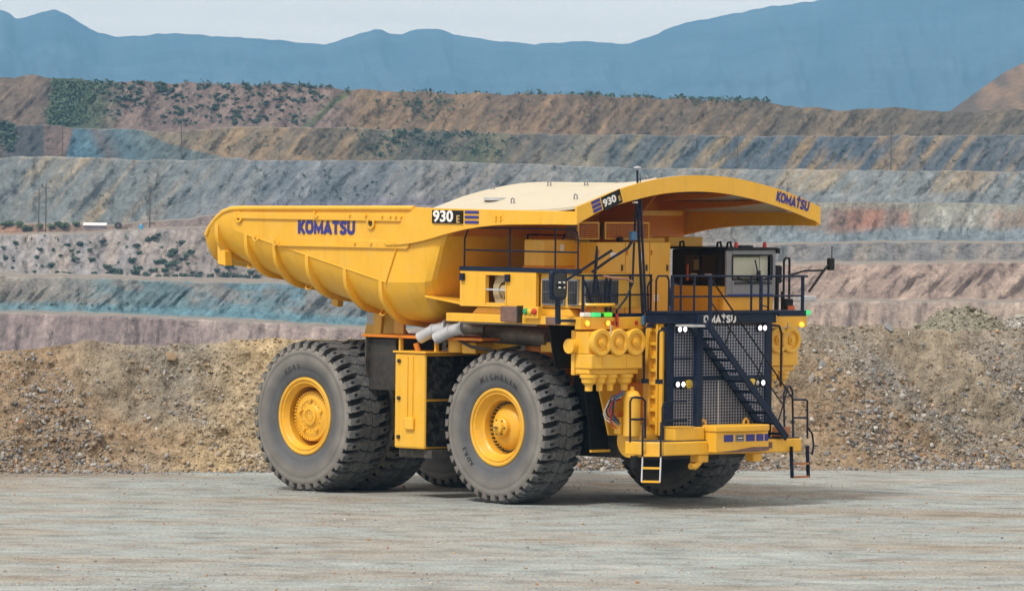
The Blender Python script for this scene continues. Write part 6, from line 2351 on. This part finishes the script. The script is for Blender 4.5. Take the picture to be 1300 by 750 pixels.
# air cleaners under the deck corners
for s in (-1, 1):
    ac = part('air_cleaner')
    ya, yb = (-3.93, -2.17) if s < 0 else (2.2, 3.25)
    MB().box(3.04, 3.15, ya, yb, 3.22, 4.30).build('back_plate', Yl, ac, bevel=.02)
    if s < 0:
        MB().box(3.15, 3.62, ya + .03, ya + .42, 3.74, 4.27).build('upper_box', Yl, ac, bevel=.02)
    MB().box(3.15, 3.72, ya + .03, yb, 3.38, 3.74).build('lower_box', Yl, ac, bevel=.03)
    MB().box(3.15, 3.62, ya + .05, yb - .05, 3.25, 3.378).build('lower_tray', Yl, ac, bevel=.02)
    MB().box(3.721, 3.735, ya + .40, ya + .43, 3.40, 3.72).build('box_seam', Yl, ac)
    MB().box(3.721, 3.735, yb - .55, yb - .52, 3.40, 3.72).build('box_seam', Yl, ac)
    cy_ = (-3.60, -3.03, -2.45) if s < 0 else (2.50, 2.96)
    for y in cy_:
        MB().lathe([(0.25, -.5), (0.25, -.1), (0.30, -.08), (0.30, -.02), (0.322, .0), (0.33, .07), (0.30, .095), (0.22, .09), (0.205, .03), (0.12, .03), (0.105, .09), (0, .09)], 32, 'x', (3.70, y, 4.02)).build('filter_canister', Yl, ac, smooth=35)
        MB().lathe([(0.0, .0), (0.06, .0), (0.06, .03), (0, .03)], 6, 'x', (3.79, y, 4.02)).build('filter_nut', Yl, ac)
    for y in ((-3.72, -3.36, -3.0, -2.52) if s < 0 else (2.55, 2.95)):
        big = y in (-3.72, -2.52)
        k = 1.15 if big else 0.95
        MB().lathe([(0.19 * k, 0.30), (0.19 * k, .22), (0.16 * k, .20), (0.15 * k, .10), (0.08 * k, .03), (0.08 * k, -.10), (0.055, -.11), (0, -.11)], 18, 'z', (3.45, y, 2.95)).build('dust_cup', Yl, ac, smooth=35)
    if s < 0:
        MB().tube([(3.10, ya - .14, 3.92), (3.10, ya + .05, 3.92)], .18, 16).build('inlet_cap', Yl, ac, smooth=40)
    MB().box(3.75, 3.77, ya + .62, ya + .645, 4.1, 4.45).build('hanger', M['steel'], ac)

# front wing panels and flaps
fn = part('front_wing')
for s in (-1, 1):
    poly = [(2.5, s * 2.56, 3.1), (2.5, s * 2.14, 1.72), (2.5, s * 0.6, 1.66), (2.5, s * 0.6, 4.3), (2.5, s * 2.8, 4.3)]
    MB().prism(poly, (.05, 0, 0)).build('wing_panel', Yl, fn, bevel=.015)
    MB().prism([(2.2, s * 2.72, 3.3), (2.2, s * 2.43, 1.38), (2.2, s * 1.82, 1.36), (2.3, s * 2.2, 3.3)], (.03, 0, 0)).build('splash_flap', M['black'], fn)
    MB().box(2.19, 2.26, s * 2.44 if s < 0 else 1.8, -1.8 if s < 0 else 2.44, 1.30, 1.36).build('flap_bar', Yl, fn)
    MB().prism([(2.15, s * 3.85, 4.4), (2.15, s * 3.62, 3.35), (2.2, s * 2.6, 3.35), (2.2, s * 2.6, 4.4)], (.03, 0, 0)).build('splash_flap', M['black'], fn)
    MB().box(1.5, 2.15, s * 2.3 - .02, s * 2.3 + .02, 2.2, 4.4).build('inner_liner', M['black'], fn)

# lubrication bottle with hoses on the bumper's near end
lb = part('grease_station')
MB().tube([(3.62, -2.42, 1.75), (3.62, -2.42, 2.72)], .21, 22).build('bottle', Yl, lb, smooth=40)
MB().lathe([(0.21, 0), (0.15, .1), (0.06, .14), (0.05, .22), (0, .22)], 18, 'z', (3.62, -2.42, 2.72)).build('bottle_neck', Yl, lb, smooth=40)
MB().box(3.2, 3.42, -2.62, -2.3, 1.78, 2.2).build('pump_box', Yl, lb, bevel=.03)
MB().box(3.0, 3.2, -2.5, -2.2, 1.9, 2.3).build('valve_block', Y2, lb, bevel=.03)
rh = np.random.default_rng(8)
for k in range(11):
    a0 = V3(3.35 + rh.uniform(-.12, .15), -2.66 + rh.uniform(-.05, .05), 1.9 + rh.uniform(0, .4))
    a1 = a0 + V3(rh.uniform(-.25, 0), -.12, rh.uniform(.2, .5))
    a2 = V3(3.5 + rh.uniform(-.1, .15), -2.66, 2.75 + rh.uniform(-.15, .12))
    MB().tube([a0, (a0 + a1) / 2 + V3(-.06, -.05, 0), a1, (a1 + a2) / 2 + V3(-.03, -.06, .06), a2], .018, 6).build('hose', M[('hose', 'black', 'hose', 'white', 'red')[k % 5]], lb, smooth=40)

# bumper
bp_ = part('bumper')
plan = [(3.72, -2.75), (4.3, -2.75), (4.75, -2.40), (4.75, 2.32), (4.3, 2.75), (3.72, 2.75)]
MB().prism([V3(x, y, 1.31) for x, y in plan], (0, 0, .33)).build('bumper_beam', Yl, bp_, bevel=.03)
MB().prism([V3(x, y, 1.642) for x, y in [(3.74, -2.72), (4.28, -2.72), (4.72, -2.38), (4.72, 2.3), (4.28, 2.72), (3.74, 2.72)]], (0, 0, .018)).build('bumper_tread', M['flap'], bp_)
poly = [V3(4.40, -0.95, 1.36), V3(5.0, -0.92, 1.36), V3(5.0, 0.90, 1.36), V3(4.40, 0.95, 1.36)]
MB().prism(poly, (0, 0, .5)).build('tow_block', Yl, bp_, bevel=.02)
cap = []
for i in range(13):
    t_ = i / 12
    cap.append(V3(5.02 + .10 * sin(t_ * pi), -0.95 + 1.88 * t_, 1.86))
MB().prism([V3(4.3, -0.97, 1.86)] + cap + [V3(4.3, 0.95, 1.86)], (0, 0, .16)).build('tow_cover', Yl, bp_, bevel=.03)
for y in (-0.86, 0.62):
    MB().tube([(4.5, y - .08, 2.0), (4.5, y - .07, 2.1), (4.5, y, 2.15), (4.5, y + .07, 2.1), (4.5, y + .08, 2.0)], .03, 8).build('lifting_eye', Yl, bp_, smooth=40)
MB().box(4.30, 4.68, -2.0, -0.98, 1.66, 1.98).build('battery_box', Yl, bp_, bevel=.02)
MB().box(4.28, 4.70, -2.02, -1.35, 1.98, 2.0).build('battery_lid', Yl, bp_)
# number plate squares
xs_ = [(919, 930.6), (933.7, 944.5), (947, 958), (960, 969), (970.5, 975)]
for i, (a, b_) in enumerate(xs_):
    pa, pb = at(a, 556, X=5.0), at(b_, 556, X=5.0)
    MB().box(4.995, 5.008, pa.y, pb.y, 1.62, 1.79).build('number_tile', M['greypaint'] if i == 1 else M['logo'], bp_)
    if i == 1:
        MB().box(5.008, 5.012, pa.y + .04, pb.y - .04, 1.66, 1.75).build('number_tile', M['black'], bp_)
        MB().box(5.012, 5.016, pa.y + .06, pb.y - .06, 1.69, 1.72).build('number_tile', M['white'], bp_)
# rusty scrape low on the tow block
poly = [at(x, y, X=5.004) for x, y in ((912, 573.5), (935, 571), (955, 567), (976, 566.5), (976.5, 571), (960, 573.5), (935, 575))]
MB().prism([V3(5.0, p.y, max(p.z, 1.363)) for p in poly], (.006, 0, 0)).build('rust_scrape', M['rust'], bp_)
for (x0, x1) in ((898.5, 904.5), (976, 980)):
    p, q = at(x0, 566, X=4.75), at(x1, 566, X=4.75)
    MB().box(4.748, 4.762, p.y, q.y, 1.42, 1.57).build('hook_plate', M['rust'], bp_)
MB().tube([(4.6, -1.1, 1.3), (4.62, -1.1, 1.12), (4.62, -1.25, 1.02), (4.62, -1.4, 1.04)], .08, 10).build('tow_hook', Yl, bp_, smooth=40)
MB().box(4.4, 4.7, -1.2, -0.85, 1.12, 1.31).build('tow_lug', Yl, bp_, bevel=.03)
MB().box(4.4, 4.7, 0.7, 1.0, 1.1, 1.31).build('tow_lug', Yl, bp_, bevel=.03)
MB().box(4.46, 4.6, -0.4, -0.15, 1.2, 1.31).build('tow_lug', M['dark'], bp_)
MB().box(4.3, 4.7, 1.75, 1.98, 1.66, 1.92).build('step_box', M['rustrung'], bp_)

# stairs across the grille
st = part('stairway')
A0, A1 = at(897, 409, X=4.86), at(999, 556, X=4.86)
A0 = V3(4.86, A0.y, A0.z)
A1 = V3(4.86, A1.y, A1.z)
off = V3(-.62, 0, 0)
dirv = (A1 - A0).normalized()
for o_ in (V3(0, 0, 0), off):
    MB().bar(A0 + o_, A1 + o_, .05, .17).build('stringer', M['navy'], st, bevel=.01)
ns = 11
for k in range(ns):
    p = A0 + (A1 - A0) * ((k + .55) / ns)
    MB().box(4.27, 4.83, p.y - .14, p.y + .10, p.z - .035, p.z + .02).build('step', M['navy'], st)
    MB().box(4.83, 4.836, p.y - .14, p.y + .10, p.z - .02, p.z + .0).build('step_edge', M['navy'], st) if False else None
MB().box(4.25, 4.86, A0.y - .45, A0.y + .05, 4.40, 4.45).build('landing', M['steel'], st)
# stair railing: top rail, mid rail, braces, posts
R0, R1 = at(905, 357, X=4.86), at(1006, 505, X=4.86)
Q0, Q1 = at(903, 384, X=4.86), at(993, 512, X=4.86)
MB().tube([tuple(R0 + V3(0, -.08, 0)), tuple(R0), tuple(R1), tuple(R1 + V3(0, .03, -.5))], .022, 8).build('top_rail', M['black'], st, smooth=40)
MB().tube([tuple(Q0), tuple(Q1)], .018, 8).build('mid_rail', M['black'], st, smooth=40)
for f in (0.22, 0.58, 0.88):
    p = A0 + (A1 - A0) * f
    n_ = R0 + (R1 - R0) * (f + .02)
    MB().tube([tuple(p), tuple(n_ + V3(0, .12, -.05))], .018, 6).build('rail_brace', M['black'], st)
MB().tube([(4.86, R0.y - .08, 4.35), (4.86, R0.y - .08, R0.z)], .045, 8).build('top_post', M['navy'], st)
# far-end handrails on the bumper
for pts in ([(996, 552), (995, 500), (998, 491), (1003, 490), (1006, 496), (1007, 556)], [(1007, 507), (1023, 507), (1025, 509), (1025, 556)], [(1007, 530), (1025, 530)], [(1026, 543), (1031, 550), (1033, 565), (1031, 577)]):
    MB().tube([tuple(at(x, y, X=4.6)) for x, y in pts], .025, 8).build('handrail', M['navy'], st, smooth=40)

# boarding ladders hanging from the bumper ends
for s in (-1, 1):
    ld = part('boarding_ladder')
    if s < 0:
        pa, pb = V3(4.34, -2.74, 0), V3(4.68, -2.46, 0)
        out = V3(.08, -.10, 0)
    else:
        pa, pb = V3(4.78, 1.93, 0), V3(4.78, 2.50, 0)
        out = V3(.03, 0, 0)
    mt = M['steel'] if s < 0 else M['navy']
    rg_ = Yl if s < 0 else M['rustrung']
    for p in (pa, pb):
        MB().bar(p + V3(0, 0, 1.45), p + out * 1.6 + V3(0, 0, .68), .10, .03, up=(pb - pa).normalized()).build('ladder_side', mt, ld)
    for k, z in enumerate((1.32, 1.02, .70)):
        o_ = out * (1.6 * (1.45 - z) / .77)
        if s > 0 and k == 0:
            continue
        MB().bar(pa + o_ + V3(0, 0, z), pb + o_ + V3(0, 0, z), .10, .05).build('rung', rg_, ld)
    if s < 0:
        for p in (pa, pb):
            q_ = p + out * .8
            MB().tube([q_ + V3(0, 0, 1.3), q_ + V3(-.02, .02, 1.9), q_ + V3(-.10, .10, 2.1), q_ + V3(-.2, .2, 2.1), q_ + V3(-.22, .22, 1.7)], .025, 8).build('grab_rail', M['navy'], ld, smooth=40)
        MB().box(4.05, 4.20, -2.88, -2.76, 1.0, 1.3).build('rubber_stop', M['black'], ld)
# railing loops on the bumper's near end
bl = part('bumper_handrail')
for pts, X in (([(800, 561), (800, 510), (802, 505), (807, 504), (815, 505), (819, 509), (819, 556)], 3.9), ([(800, 532), (819, 532)], 3.9),
               ([(841, 557), (841, 518), (843, 511), (848, 509), (871, 509)], 4.35), ([(841, 534), (872, 533)], 4.35), ([(866, 557), (866, 548), (869, 543)], 4.5)):
    MB().tube([tuple(at(x, y, X=X)) for x, y in pts], .026, 8).build('rail', M['navy'], bl, smooth=40)
